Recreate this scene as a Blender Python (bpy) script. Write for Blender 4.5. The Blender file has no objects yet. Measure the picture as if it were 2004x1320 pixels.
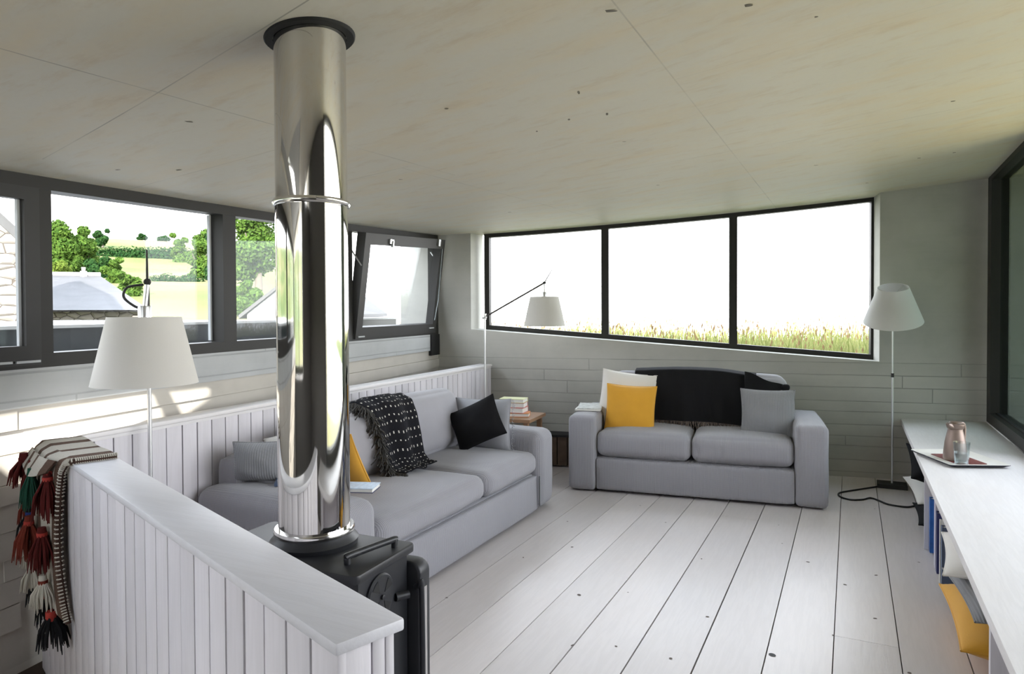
import bpy, bmesh, math, random
from mathutils import Vector, Matrix, noise as mnoise
R = random.Random(7)
C = bpy.context.scene.collection
PI = math.pi
sin, cos, rad = math.sin, math.cos, math.radians

# ------------------------------------------------------------------ materials
class NT:
    def __init__(s, name):
        s.m = bpy.data.materials.new(name); s.m.use_nodes = True
        s.t = s.m.node_tree; s.t.nodes.clear()
        s.out = s.n('ShaderNodeOutputMaterial')
    def n(s, typ, **kw):
        nd = s.t.nodes.new(typ)
        for k, v in kw.items():
            if k.startswith('i_'):
                key = k[2:]
                key = int(key) if key.isdigit() else key.replace('_', ' ')
                s.set(nd.inputs[key], v)
            else: setattr(nd, k, v)
        return nd
    def set(s, inp, v):
        if isinstance(v, bpy.types.NodeSocket): s.t.links.new(v, inp)
        elif isinstance(v, bpy.types.Node): s.t.links.new(v.outputs[0], inp)
        elif isinstance(v, (tuple, list)) and len(v) == 3 and inp.type == 'RGBA': inp.default_value = (*v, 1)
        else: inp.default_value = v
    def math(s, op, a, b=0.0, c=None, clamp=False):
        nd = s.n('ShaderNodeMath', operation=op, use_clamp=clamp)
        s.set(nd.inputs[0], a); s.set(nd.inputs[1], b)
        if c is not None: s.set(nd.inputs[2], c)
        return nd.outputs[0]
    def mix(s, f, a, b, typ='MIX'):
        nd = s.n('ShaderNodeMix', data_type='RGBA', blend_type=typ)
        s.set(nd.inputs[0], f); s.set(nd.inputs[6], a); s.set(nd.inputs[7], b)
        return nd.outputs[2]
    def ramp(s, f, stops):
        nd = s.n('ShaderNodeValToRGB'); s.set(nd.inputs[0], f)
        e = nd.color_ramp.elements
        while len(e) > 1: e.remove(e[-1])
        for i, (p, c) in enumerate(stops):
            el = e[0] if i == 0 else e.new(p)
            el.position = p; el.color = (*c, 1)
        return nd.outputs[0]
    def coord(s, kind='Object', scale=(1, 1, 1), loc=(0, 0, 0), rot=(0, 0, 0)):
        tc = s.n('ShaderNodeTexCoord')
        mp = s.n('ShaderNodeMapping'); s.set(mp.inputs[0], tc.outputs[kind])
        mp.inputs[1].default_value = loc; mp.inputs[2].default_value = rot; mp.inputs[3].default_value = scale
        return mp.outputs[0]
    def noise(s, vec, scale, detail=3, rough=.5):
        nd = s.n('ShaderNodeTexNoise'); s.set(nd.inputs['Vector'], vec)
        nd.inputs['Scale'].default_value = scale; nd.inputs['Detail'].default_value = detail; nd.inputs['Roughness'].default_value = rough
        return nd.outputs[0]
    def bump(s, h, strength=.3, dist=.01, normal=None):
        nd = s.n('ShaderNodeBump'); s.set(nd.inputs['Height'], h)
        nd.inputs['Strength'].default_value = strength; nd.inputs['Distance'].default_value = dist
        if normal is not None: s.set(nd.inputs['Normal'], normal)
        return nd.outputs[0]
    def bsdf(s, col, rough=.5, metal=0, normal=None, spec=.5, **kw):
        nd = s.n('ShaderNodeBsdfPrincipled')
        s.set(nd.inputs['Base Color'], col); s.set(nd.inputs['Roughness'], rough); s.set(nd.inputs['Metallic'], metal)
        nd.inputs['Specular IOR Level'].default_value = spec
        if normal is not None: s.set(nd.inputs['Normal'], normal)
        for k, v in kw.items(): s.set(nd.inputs[k.replace('_', ' ')], v)
        s.t.links.new(nd.outputs[0], s.out.inputs[0]); return nd

def plain(name, col, rough=.5, metal=0, var=.08, scale=20, spec=.5, bump=0):
    t = NT(name); v = t.coord()
    nz = t.noise(v, scale, 3)
    dark = tuple(c * (1 - var) for c in col); lite = tuple(min(1, c * (1 + var)) for c in col)
    c = t.mix(nz, dark, lite)
    t.bsdf(c, rough, metal, t.bump(nz, bump, .003) if bump else None, spec)
    return t.m

def fabric(name, col, rib=0.0, dark=.72, rough=.9, weave=600, var=.06, sheen=.2):
    """woven cloth; rib = pitch in metres of raised lines that run along x / y of the object"""
    t = NT(name); v = t.coord()
    tc = t.n('ShaderNodeTexCoord')
    nz = t.noise(v, 9, 4); fine = t.noise(v, weave, 2)
    h = fine
    c = t.mix(nz, tuple(k * (1 - var) for k in col), tuple(min(1, k * (1 + var)) for k in col))
    if rib:
        sx = t.n('ShaderNodeSeparateXYZ'); t.set(sx.inputs[0], v)
        nx = t.n('ShaderNodeSeparateXYZ'); t.set(nx.inputs[0], tc.outputs['Normal'])
        side = t.math('GREATER_THAN', t.math('ABSOLUTE', nx.outputs[0]), .7)
        w = t.noise(v, 3, 2)
        a = t.math('ADD', sx.outputs[0], t.math('MULTIPLY', w, .01))
        b = t.math('ADD', sx.outputs[1], t.math('MULTIPLY', w, .01))
        co = t.math('ADD', t.math('MULTIPLY', a, t.math('SUBTRACT', 1.0, side)), t.math('MULTIPLY', b, side))
        l = t.math('MULTIPLY_ADD', t.math('SINE', t.math('MULTIPLY', co, 2 * PI / rib)), .5, .5)
        brk = t.math('MULTIPLY_ADD', t.math('SINE', t.math('MULTIPLY', sx.outputs[2], 2 * PI / (rib * .8))), .5, .5)
        l2 = t.math('MULTIPLY', l, t.math('MULTIPLY_ADD', brk, .35, .65))
        c = t.mix(t.math('MULTIPLY', t.math('SUBTRACT', 1.0, l2), .6), c, tuple(k * dark for k in col))
        h = t.math('ADD', t.math('MULTIPLY', l2, 1.0), t.math('MULTIPLY', fine, .3))
        nrm = t.bump(h, .45, .003)
    else:
        nrm = t.bump(h, .35, .002)
    t.bsdf(c, rough, 0, nrm, .2, Sheen_Weight=sheen, Sheen_Roughness=.6)
    return t.m

def whitewash(name, axis='x', col=(.62, .61, .62), rough=.42, plank=None):
    """pale limed softwood; the grain runs along the given object axis"""
    t = NT(name)
    sc = {'x': (1.2, 14, 14), 'y': (14, 1.2, 14), 'z': (14, 14, 1.2)}[axis]
    v = t.coord(scale=sc); w = t.coord()
    geo = t.n('ShaderNodeNewGeometry')
    rnd = geo.outputs['Random Per Island']
    vv = t.n('ShaderNodeVectorMath', operation='ADD'); t.set(vv.inputs[0], v)
    cx = t.n('ShaderNodeCombineXYZ'); t.set(cx.inputs[0], t.math('MULTIPLY', rnd, 37)); t.set(cx.inputs[1], t.math('MULTIPLY', rnd, 91)); t.set(cx.inputs[2], t.math('MULTIPLY', rnd, 53))
    t.set(vv.inputs[1], cx.outputs[0])
    g1 = t.noise(vv.outputs[0], 1.3, 5, .6)
    wv = t.math('FRACT', t.math('MULTIPLY', g1, 6))
    ring = t.math('ABSOLUTE', t.math('MULTIPLY_ADD', wv, 2, -1))
    patch = t.noise(w, 2.2, 3)
    lo = tuple(c * .88 for c in col)
    c = t.mix(t.math('MULTIPLY', ring, .55), col, lo)
    c = t.mix(t.math('MULTIPLY', patch, .6), c, (col[0] * .92, col[1] * .865, col[2] * .81))
    tone = t.math('MULTIPLY_ADD', rnd, .16, .92)
    hsv = t.n('ShaderNodeHueSaturation'); t.set(hsv.inputs['Color'], c); t.set(hsv.inputs['Value'], tone)
    t.bsdf(hsv.outputs[0], rough, 0, t.bump(ring, .08, .002), .4)
    return t.m

def board_concrete(name, smooth_above=None, col=(.50, .51, .485), strength=.6, grooves=True):
    """board-marked concrete in the wall's own frame: x along the wall, z up"""
    t = NT(name); v = t.coord()
    s = t.n('ShaderNodeSeparateXYZ'); t.set(s.inputs[0], v)
    q = t.n('ShaderNodeCombineXYZ'); t.set(q.inputs[0], s.outputs[0]); t.set(q.inputs[1], s.outputs[2])
    wob = t.noise(v, 2.5, 2)
    qq = t.n('ShaderNodeCombineXYZ'); t.set(qq.inputs[0], s.outputs[0]); 
    z1 = t.n('ShaderNodeCombineXYZ'); t.set(z1.inputs[2], s.outputs[2]); rowv = t.noise(z1.outputs[0], 5.5, 1)
    t.set(qq.inputs[1], t.math('ADD', t.math('ADD', s.outputs[2], t.math('MULTIPLY', rowv, .11)), t.math('MULTIPLY', wob, .010)))
    sq = t.n('ShaderNodeSeparateXYZ'); t.set(sq.inputs[0], qq.outputs[0])
    wn = t.n('ShaderNodeTexWhiteNoise', noise_dimensions='1D'); t.set(wn.inputs['W'], t.math('FLOOR', t.math('DIVIDE', sq.outputs[1], .098)))
    q3 = t.n('ShaderNodeCombineXYZ'); t.set(q3.inputs[0], t.math('MULTIPLY_ADD', wn.outputs[0], 2.9, sq.outputs[0])); t.set(q3.inputs[1], sq.outputs[1])
    br = t.n('ShaderNodeTexBrick'); t.set(br.inputs['Vector'], q3.outputs[0])
    br.offset = 0; br.offset_frequency = 2; br.squash = 1
    br.inputs['Scale'].default_value = 1; br.inputs['Brick Width'].default_value = 2.9; br.inputs['Row Height'].default_value = .098
    br.inputs['Mortar Size'].default_value = .004; br.inputs['Mortar Smooth'].default_value = .3
    br.inputs['Color1'].default_value = (0, 0, 0, 1); br.inputs['Color2'].default_value = (1, 1, 1, 1); br.inputs['Mortar'].default_value = (.5, .5, .5, 1)
    vs = t.n('ShaderNodeVectorMath', operation='MULTIPLY'); t.set(vs.inputs[0], v); vs.inputs[1].default_value = (.8, 1, 11)
    grain = t.noise(vs.outputs[0], 3, 5, .65)
    blot = t.noise(v, 2.1, 5, .6); fine = t.noise(v, 60, 3)
    groove = br.outputs['Fac']; bc = br.outputs['Color']
    on = 1.0 if grooves else 0.0
    if smooth_above is not None:
        on = t.math('LESS_THAN', s.outputs[2], smooth_above)
    groove = t.math('MULTIPLY', groove, on)
    hgt = t.math('ADD', t.math('MULTIPLY', bc, t.math('MULTIPLY', .6, on)), t.math('MULTIPLY', grain, t.math('MULTIPLY', .25, on)))
    hgt = t.math('SUBTRACT', t.math('ADD', hgt, t.math('MULTIPLY', fine, .06)), t.math('MULTIPLY', groove, .6))
    c = t.ramp(blot, [(.25, tuple(k * .80 for k in col)), (.5, col), (.75, tuple(min(1, k * 1.12) for k in col))])
    c = t.mix(t.math('MULTIPLY', grain, .45), c, tuple(k * 1.2 for k in col))
    c = t.mix(t.math('MULTIPLY', t.math('MULTIPLY', bc, on), .22), c, tuple(k * .78 for k in col))
    gb = t.math('MULTIPLY_ADD', t.noise(v, 1.7, 3), 1.8, -.25, clamp=True)
    c = t.mix(t.math('MULTIPLY', t.math('MULTIPLY', groove, gb), .75), c, tuple(k * .5 for k in col))
    t.bsdf(c, .8, 0, t.bump(hgt, strength, .008), .25)
    return t.m

def ceiling_mat():
    t = NT('cast_concrete_ceiling'); v = t.coord()
    s = t.n('ShaderNodeSeparateXYZ'); t.set(s.inputs[0], v)
    vs = t.n('ShaderNodeVectorMath', operation='MULTIPLY'); t.set(vs.inputs[0], v); vs.inputs[1].default_value = (.9, 2.6, 1)
    a = t.noise(vs.outputs[0], 2.4, 6, .62); b = t.noise(v, .9, 3); f = t.noise(v, 45, 3)
    st = t.noise(vs.outputs[0], 5.5, 6, .7)
    c = t.mix(b, (.56, .54, .475), (.66, .63, .545))
    c = t.mix(t.ramp(a, [(.45, (0, 0, 0)), (.70, (.8, .8, .8))]), c, (.63, .55, .41))
    c = t.mix(t.ramp(st, [(.53, (0, 0, 0)), (.72, (.55, .55, .55))]), c, (.52, .43, .31))
    c = t.mix(t.math('MULTIPLY', f, .14), c, (.40, .39, .36))
    def seam(ax, off, lo, hi, slope=0.0, w=.0024, amt=.7):
        p, q = (s.outputs[0], s.outputs[1]) if ax == 'x' else (s.outputs[1], s.outputs[0])
        d = t.math('ABSOLUTE', t.math('SUBTRACT', t.math('SUBTRACT', p, off), t.math('MULTIPLY', q, slope)))
        m = t.math('LESS_THAN', d, w)
        m = t.math('MULTIPLY', m, t.math('MULTIPLY', t.math('GREATER_THAN', q, lo), t.math('LESS_THAN', q, hi)))
        br = t.math('MULTIPLY_ADD', t.noise(v, 3.0, 2), 1.5, -.35, clamp=True)
        return t.math('MULTIPLY', m, t.math('MULTIPLY', br, amt))
    seams = [seam('x', -.57, -3, 8), seam('x', -1.81, -3, 3, amt=.8), seam('x', -1.89, 2.65, 5.7), seam('y', 1.06, -2.6, -1.1, -.152, amt=1.0),
             seam('y', 2.06, -3.2, -1.9, .03), seam('y', 2.65, -3.2, -1.85, 0), seam('y', 3.86, -1.9, 2, .16), seam('y', 4.85, -1.9, -.57, 0, amt=.4), seam('y', 2.5, -.57, 2, 0.05, amt=.3)]
    tot = seams[0]
    for q in seams[1:]: tot = t.math('MAXIMUM', tot, q)
    c = t.mix(tot, c, (.20, .19, .17))
    t.bsdf(c, .62, 0, t.bump(t.math('ADD', t.math('MULTIPLY', f, .15), t.math('MULTIPLY', a, .3)), .12, .004), .35)
    return t.m

def glass_mat(name, tint=(.96, .98, .97), refl=1.0):
    t = NT(name)
    tr = t.n('ShaderNodeBsdfTransparent'); tr.inputs[0].default_value = (*tint, 1)
    gl = t.n('ShaderNodeBsdfGlossy'); gl.inputs['Roughness'].default_value = 0; gl.inputs[0].default_value = (.9, .97, 1, 1)
    fr = t.n('ShaderNodeFresnel')
    bf = t.n('ShaderNodeNewGeometry').outputs['Backfacing']                        # a thin pane reflects the same from both of its faces
    t.set(fr.inputs[0], t.math('MULTIPLY_ADD', bf, 1 / 1.5 - 1.5, 1.5))
    mx = t.n('ShaderNodeMixShader'); t.set(mx.inputs[0], t.math('MULTIPLY', fr.outputs[0], refl, clamp=True))
    t.t.links.new(tr.outputs[0], mx.inputs[1]); t.t.links.new(gl.outputs[0], mx.inputs[2]); t.t.links.new(mx.outputs[0], t.out.inputs[0])
    return t.m

def shade_mat(name, col=(.80, .79, .76)):
    t = NT(name); v = t.coord(); nz = t.noise(v, 300, 2)
    c = t.mix(nz, tuple(k * .96 for k in col), col)
    d = t.n('ShaderNodeBsdfDiffuse'); t.set(d.inputs[0], c)
    tl = t.n('ShaderNodeBsdfTranslucent'); t.set(tl.inputs[0], c)
    mx = t.n('ShaderNodeMixShader'); mx.inputs[0].default_value = .3
    t.t.links.new(d.outputs[0], mx.inputs[1]); t.t.links.new(tl.outputs[0], mx.inputs[2]); t.t.links.new(mx.outputs[0], t.out.inputs[0])
    return t.m

def leaf_mat(name, a, b):
    t = NT(name); geo = t.n('ShaderNodeNewGeometry')
    c = t.mix(geo.outputs['Random Per Island'], a, b)
    d = t.n('ShaderNodeBsdfDiffuse'); t.set(d.inputs[0], c)
    tl = t.n('ShaderNodeBsdfTranslucent'); t.set(tl.inputs[0], c)
    mx = t.n('ShaderNodeMixShader'); mx.inputs[0].default_value = .35
    t.t.links.new(d.outputs[0], mx.inputs[1]); t.t.links.new(tl.outputs[0], mx.inputs[2]); t.t.links.new(mx.outputs[0], t.out.inputs[0])
    return t.m

def field_mat():
    t = NT('field_grass'); v = t.coord()
    a = t.noise(v, .05, 4); b = t.noise(v, .9, 4)
    c = t.ramp(a, [(.38, (.06, .085, .024)), (.5, (.10, .11, .038)), (.62, (.145, .125, .062))])
    c = t.mix(t.math('MULTIPLY', b, .5), c, (.065, .10, .028))
    t.bsdf(c, .95, 0, None, .1); return t.m

def stone_mat(name):
    t = NT(name); v = t.coord(scale=(1, 1, 1.9))
    vo = t.n('ShaderNodeTexVoronoi', feature='DISTANCE_TO_EDGE'); t.set(vo.inputs['Vector'], v); vo.inputs['Scale'].default_value = 5.5
    vc = t.n('ShaderNodeTexVoronoi'); t.set(vc.inputs['Vector'], v); vc.inputs['Scale'].default_value = 5.5
    c = t.mix(vc.outputs['Color'], (.16, .145, .125), (.27, .25, .22))
    e = t.math('LESS_THAN', vo.outputs['Distance'], .035)
    c = t.mix(e, c, (.07, .06, .05))
    t.bsdf(c, .9, 0, t.bump(t.math('MINIMUM', vo.outputs['Distance'], .2), 1, .1), .2); return t.m

def stripes_mat():
    """camel-bag weave from the UVs: u across the strip, v along it"""
    t = NT('striped_weave'); tc = t.n('ShaderNodeTexCoord')
    s = t.n('ShaderNodeSeparateXYZ'); t.set(s.inputs[0], tc.outputs['UV'])
    cream = (.56, .53, .47); br = (.085, .045, .032)
    f = t.math('ADD', s.outputs[0], t.math('MULTIPLY', t.noise(t.coord(), 25, 2), .02))
    nd = t.n('ShaderNodeValToRGB'); t.set(nd.inputs[0], f); cr = nd.color_ramp; cr.interpolation = 'CONSTANT'
    st = [(0, br), (.07, cream), (.24, br), (.33, cream), (.52, br), (.60, cream), (.86, br)]
    e = cr.elements
    while len(e) > 1: e.remove(e[-1])
    for i, (p, c) in enumerate(st):
        el = e[0] if i == 0 else e.new(p); el.position = p; el.color = (*c, 1)
    nz = t.noise(t.coord(), 260, 2)
    c = t.mix(t.math('MULTIPLY', nz, .4), nd.outputs[0], (.2, .17, .14))
    t.bsdf(c, .95, 0, t.bump(nz, .6, .004), .1); return t.m

def dots_mat():
    t = NT('black_dotted_wool'); tc = t.n('ShaderNodeTexCoord')
    s = t.n('ShaderNodeSeparateXYZ'); t.set(s.inputs[0], tc.outputs['UV'])
    def cell(o, k): return t.math('ABSOLUTE', t.math('SUBTRACT', t.math('FRACT', t.math('MULTIPLY', o, k)), .5))
    du, dv = cell(s.outputs[0], 13), cell(s.outputs[1], 20)
    m = t.math('MULTIPLY', t.math('LESS_THAN', du, .12), t.math('LESS_THAN', dv, .11))
    nz = t.noise(t.coord(), 200, 2)
    base = t.mix(nz, (.006, .006, .008), (.022, .022, .026))
    c = t.mix(m, base, (.62, .60, .55))
    t.bsdf(c, .95, 0, t.bump(nz, .5, .003), .1); return t.m

M = dict(
    floor=whitewash('limed_floor_board', 'y', (.66, .625, .625), .33),
    wood_x=whitewash('limed_board_lengthwise', 'x', (.60, .61, .66), .42),
    wood_z=whitewash('limed_board_upright', 'z', (.61, .60, .645), .45),
    bench=whitewash('limed_bench_board', 'y', (.74, .735, .75), .40),
    gapfill=plain('subfloor_dark', (.05, .032, .024), .9),
    knot=plain('knot_dark', (.10, .075, .06), .7),
    pit=plain('pit_dark', (.17, .155, .13), .9, 0, .3, 60),
    ceil=ceiling_mat(),
    wall_b=board_concrete('board_marked_concrete', .925, (.435, .43, .395), .8),
    wall_l=board_concrete('board_marked_concrete_rough', None, (.50, .475, .43), .5, grooves=False),
    strip=board_concrete('rough_cast_concrete', None, (.44, .455, .46), .5),
    frame=plain('anthracite_window_frame', (.032, .031, .029), .5, 0, .06, 12, .2),
    frame_in=plain('anthracite_sash', (.042, .041, .040), .5, 0, .06, 12, .2),
    black=plain('black_board', (.006, .006, .007), .6),
    gasket=plain('pale_gasket', (.45, .47, .48), .5),
    glass=glass_mat('clear_window_glass', (.965, .965, .97), .32),
    glass_dark=glass_mat('grey_green_window_glass', (.40, .45, .43), .5),
    steel=plain('polished_stainless_steel', (.70, .685, .66), .045, 1, .02, 3),
    ring=plain('stainless_band', (.75, .74, .72), .16, 1, .02, 8),
    iron=plain('black_stove_paint', (.016, .017, .020), .42, 0, .1, 40, .4),
    iron2=plain('black_stove_recess', (.004, .004, .004), .8),
    alu=plain('brushed_aluminium', (.72, .73, .74), .32, .9, .03, 40),
    arm2=plain('grey_steel_rod', (.22, .25, .26), .4, .5, .03, 40), arm=plain('dark_anodised_arm', (.06, .055, .05), .4, .3, .03, 40), chrome=plain('chrome_bar', (.8, .8, .8), .12, 1, .02, 8),
    cable=plain('black_cable_rubber', (.01, .01, .011), .5),
    shade=shade_mat('parchment_lamp_shade', (.76, .745, .71)),
    shade_w=shade_mat('white_lamp_shade', (.80, .80, .79)),
    sofa=fabric('pale_grey_ribbed_upholstery', (.335, .332, .362), .0095, .72),
    sofa_d=fabric('pale_grey_plain_upholstery', (.365, .362, .395), .0, .7, weave=380),
    white=fabric('white_linen', (.72, .70, .66), 0, weave=300),
    yellow=fabric('mustard_wool', (.66, .335, .03), 0, weave=260, var=.1),
    grey=fabric('grey_wool', (.25, .255, .27), .011, .8),
    greyl=fabric('pale_grey_wool', (.37, .38, .41), 0, weave=260),
    blackf=fabric('black_wool', (.008, .008, .009), 0, weave=260, sheen=0),
    char=fabric('charcoal_fringe', (.07, .068, .065), 0, weave=300, var=.4, sheen=0),
    fringe_b=fabric('brown_grey_fringe', (.17, .135, .115), 0, weave=300, var=.5, sheen=0), brown=fabric('brown_leather', (.075, .045, .036), 0, rough=.6),
    dots=dots_mat(), weave=stripes_mat(),
    w_red=fabric('dark_red_wool', (.095, .014, .013), 0, var=.35, sheen=0), w_coral=fabric('coral_wool', (.40, .05, .04), 0, sheen=0),
    w_green=fabric('bottle_green_wool', (.018, .075, .05), 0, sheen=0), w_blk=fabric('black_tassel_wool', (.012, .012, .014), 0, sheen=0),
    w_rust=fabric('rust_wool', (.17, .032, .02), 0, var=.3, sheen=0), w_cream=fabric('cream_wool', (.52, .49, .43), 0, sheen=0), w_blue=fabric('blue_wool', (.03, .05, .20), 0, sheen=0),
    w_brown=fabric('dark_brown_wool', (.06, .034, .026), 0, sheen=0),
    wood=plain('oiled_oak', (.30, .17, .09), .5, 0, .25, 9),
    darkwood=plain('dark_plank', (.11, .075, .05), .6, 0, .4, 14),
    paper=plain('paper_white', (.72, .71, .67), .7), cream=plain('cover_cream', (.66, .60, .36), .5, 0, .1), pink=plain('cover_pink', (.55, .22, .2), .5), orange=plain('cover_orange', (.62, .24, .06), .5),
    lime=plain('cover_pale_green', (.60, .62, .33), .45, 0, .12, 14),
    blue=plain('cover_blue', (.02, .12, .42), .4, 0, .4, 25), navy=plain('cover_navy', (.012, .016, .10), .45), mauve=plain('cover_pale_mauve', (.52, .50, .58), .5), slate_c=plain('cover_slate', (.07, .10, .17), .5),
    print=plain('newsprint', (.52, .53, .51), .7, 0, .55, 34), photo=plain('printed_blue_cover', (.45, .56, .74), .35, 0, .5, 60),
    copper=plain('brushed_rose_copper', (.235, .18, .155), .42, .6, .05, 30),
    tray=plain('white_lacquer', (.78, .77, .73), .3), trayrim=plain('dark_tray_edge', (.02, .02, .035), .5), mat_red=plain('red_patterned_lining', (.17, .045, .04), .6, 0, .95, 40),
    tumbler=glass_mat('tumbler_glass', (.93, .95, .95), 1.6), water=glass_mat('still_water', (.88, .91, .91), 1.0),
    leafA=leaf_mat('leaf_mid_green', (.032, .068, .014), (.085, .145, .028)), leafB=leaf_mat('leaf_dark_green', (.010, .034, .011), (.030, .070, .020)), leafC=leaf_mat('leaf_yellow_green', (.065, .10, .018), (.11, .15, .03)),
    blade=leaf_mat('meadow_blade', (.17, .20, .06), (.36, .35, .15)), seed=leaf_mat('seed_head', (.20, .13, .07), (.34, .22, .12)),
    bark=plain('bark', (.09, .075, .06), .9), field=field_mat(), stone=stone_mat('rubble_stone'),
    slate=plain('grey_slate', (.20, .20, .21), .6, 0, .18, 3), verge=plain('verge_slate', (.05, .05, .05), .8), render=plain('white_render', (.40, .40, .39), .8), roofing=plain('pale_roof_membrane', (.24, .245, .245), .7, 0, .1, 2),
    shade_dark=plain('shaded_upstand', (.016, .021, .023), .4, 0, .2, 3), dirt=plain('dry_earth', (.2, .18, .1), .95),  # the near-black colour carries the shade on the roof upstand
    darkwall=plain('dark_stained_panel', (.10, .095, .09), .6), lawn=plain('lightened_grass', (.40, .36, .16), .95, 0, .25, 1.5), conc_out=plain('exterior_concrete', (.45, .45, .43), .85),
)

# ------------------------------------------------------------------ mesh helpers
def link(name, bm, m, parent=None, smooth=True, angle=40, mw=None):
    me = bpy.data.meshes.new(name); bm.to_mesh(me); bm.free()
    for mm in (m if isinstance(m, (list, tuple)) else [m]): me.materials.append(mm)
    if smooth:
        for p in me.polygons: p.use_smooth = True
        me.set_sharp_from_angle(angle=rad(angle))
    o = bpy.data.objects.new(name, me); C.objects.link(o)
    if parent is not None: o.parent = parent
    if mw is not None: o.matrix_local = mw
    return o
def tag(o, label, cat, group=None, kind=None):
    o['label'] = label; o['category'] = cat
    if group: o['group'] = group
    if kind: o['kind'] = kind
    return o
def thing(name, label, cat, loc=(0, 0, 0), rz=0, group=None):
    o = bpy.data.objects.new(name, None); C.objects.link(o); o.empty_display_size = .1
    o.location = loc; o.rotation_euler = (0, 0, rz)
    return tag(o, label, cat, group)
def struct(o, label=None):
    o['kind'] = 'structure'
    if label: o['label'] = label
    return o
def box(bm, x0, x1, y0, y1, z0, z1, mi=0):
    vs = [bm.verts.new(p) for p in ((x0, y0, z0), (x1, y0, z0), (x1, y1, z0), (x0, y1, z0), (x0, y0, z1), (x1, y0, z1), (x1, y1, z1), (x0, y1, z1))]
    for f in ((0, 3, 2, 1), (4, 5, 6, 7), (0, 1, 5, 4), (1, 2, 6, 5), (2, 3, 7, 6), (3, 0, 4, 7)):
        bm.faces.new([vs[i] for i in f]).material_index = mi
    return vs
def bevel(bm, w=.004, seg=2, angle=30):
    es = [e for e in bm.edges if len(e.link_faces) == 2 and e.calc_face_angle(0) > rad(angle)]
    bmesh.ops.bevel(bm, geom=es, offset=w, segments=seg, profile=.5, affect='EDGES', clamp_overlap=True)
    return bm
def BX(*a, b=.004, seg=2):
    bm = bmesh.new(); box(bm, *a)
    if b: bevel(bm, b, seg)
    return bm
def prism(bm, poly, z0, z1, mi=0):
    """poly = xy outline, z0/z1 numbers or per-vertex lists"""
    n = len(poly); a = z0 if isinstance(z0, (list, tuple)) else [z0] * n; b = z1 if isinstance(z1, (list, tuple)) else [z1] * n
    lo = [bm.verts.new((*p, a[i])) for i, p in enumerate(poly)]; hi = [bm.verts.new((*p, b[i])) for i, p in enumerate(poly)]
    fs = [bm.faces.new(lo[::-1]), bm.faces.new(hi)]
    for i in range(n): fs.append(bm.faces.new((lo[i], lo[(i + 1) % n], hi[(i + 1) % n], hi[i])))
    for f in fs: f.material_index = mi
def slab(bm, poly, y0, y1, mi=0):
    """poly = xz outline extruded along y"""
    n = len(poly)
    A = [bm.verts.new((p[0], y0, p[1])) for p in poly]; B = [bm.verts.new((p[0], y1, p[1])) for p in poly]
    fs = [bm.faces.new(A), bm.faces.new(B[::-1])]
    for i in range(n): fs.append(bm.faces.new((A[i], B[i], B[(i + 1) % n], A[(i + 1) % n])))
    for f in fs: f.material_index = mi
def recalc(bm): bmesh.ops.recalc_face_normals(bm, faces=bm.faces[:]); return bm
def tube(bm, pts, r, seg=10, cap=True):
    pts = [Vector(p) for p in pts]; rs = r if isinstance(r, (list, tuple)) else [r] * len(pts)
    rings = []; up = None
    for i, p in enumerate(pts):
        d = (pts[min(i + 1, len(pts) - 1)] - pts[max(i - 1, 0)]).normalized()
        if up is None: up = d.orthogonal().normalized()
        else: up = (up - d * up.dot(d)).normalized()
        v = d.cross(up)
        rings.append([bm.verts.new(p + (up * cos(2 * PI * k / seg) + v * sin(2 * PI * k / seg)) * rs[i]) for k in range(seg)])
    for a, b in zip(rings, rings[1:]):
        for k in range(seg): bm.faces.new((a[k], a[(k + 1) % seg], b[(k + 1) % seg], b[k]))
    if cap: bm.faces.new(rings[0][::-1]); bm.faces.new(rings[-1])
    return bm
def lathe(bm, prof, seg=48, c=(0, 0, 0), close=False):
    """prof = [(radius, z), ...]; close joins last to first"""
    rings = []
    for r, z in prof:
        if r < 1e-6: rings.append([bm.verts.new((c[0], c[1], c[2] + z))])
        else: rings.append([bm.verts.new((c[0] + r * cos(2 * PI * k / seg), c[1] + r * sin(2 * PI * k / seg), c[2] + z)) for k in range(seg)])
    pr = list(zip(rings, rings[1:])) + ([(rings[-1], rings[0])] if close else [])
    for a, b in pr:
        for k in range(seg):
            k2 = (k + 1) % seg
            if len(a) == 1 and len(b) == 1: continue
            if len(a) == 1: bm.faces.new((a[0], b[k2], b[k]))
            elif len(b) == 1: bm.faces.new((a[k], a[k2], b[0]))
            else: bm.faces.new((a[k], a[k2], b[k2], b[k]))
    return recalc(bm)
def smooth_path(pts, n=8):
    P = [Vector(p) for p in pts]; out = []
    for i in range(len(P) - 1):
        a, b, c, d = P[max(i - 1, 0)], P[i], P[i + 1], P[min(i + 2, len(P) - 1)]
        for k in range(n):
            t = k / n
            out.append(.5 * ((2 * b) + (c - a) * t + (2 * a - 5 * b + 4 * c - d) * t * t + (3 * b - a - 3 * c + d) * t ** 3))
    return out + [P[-1]]
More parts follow.
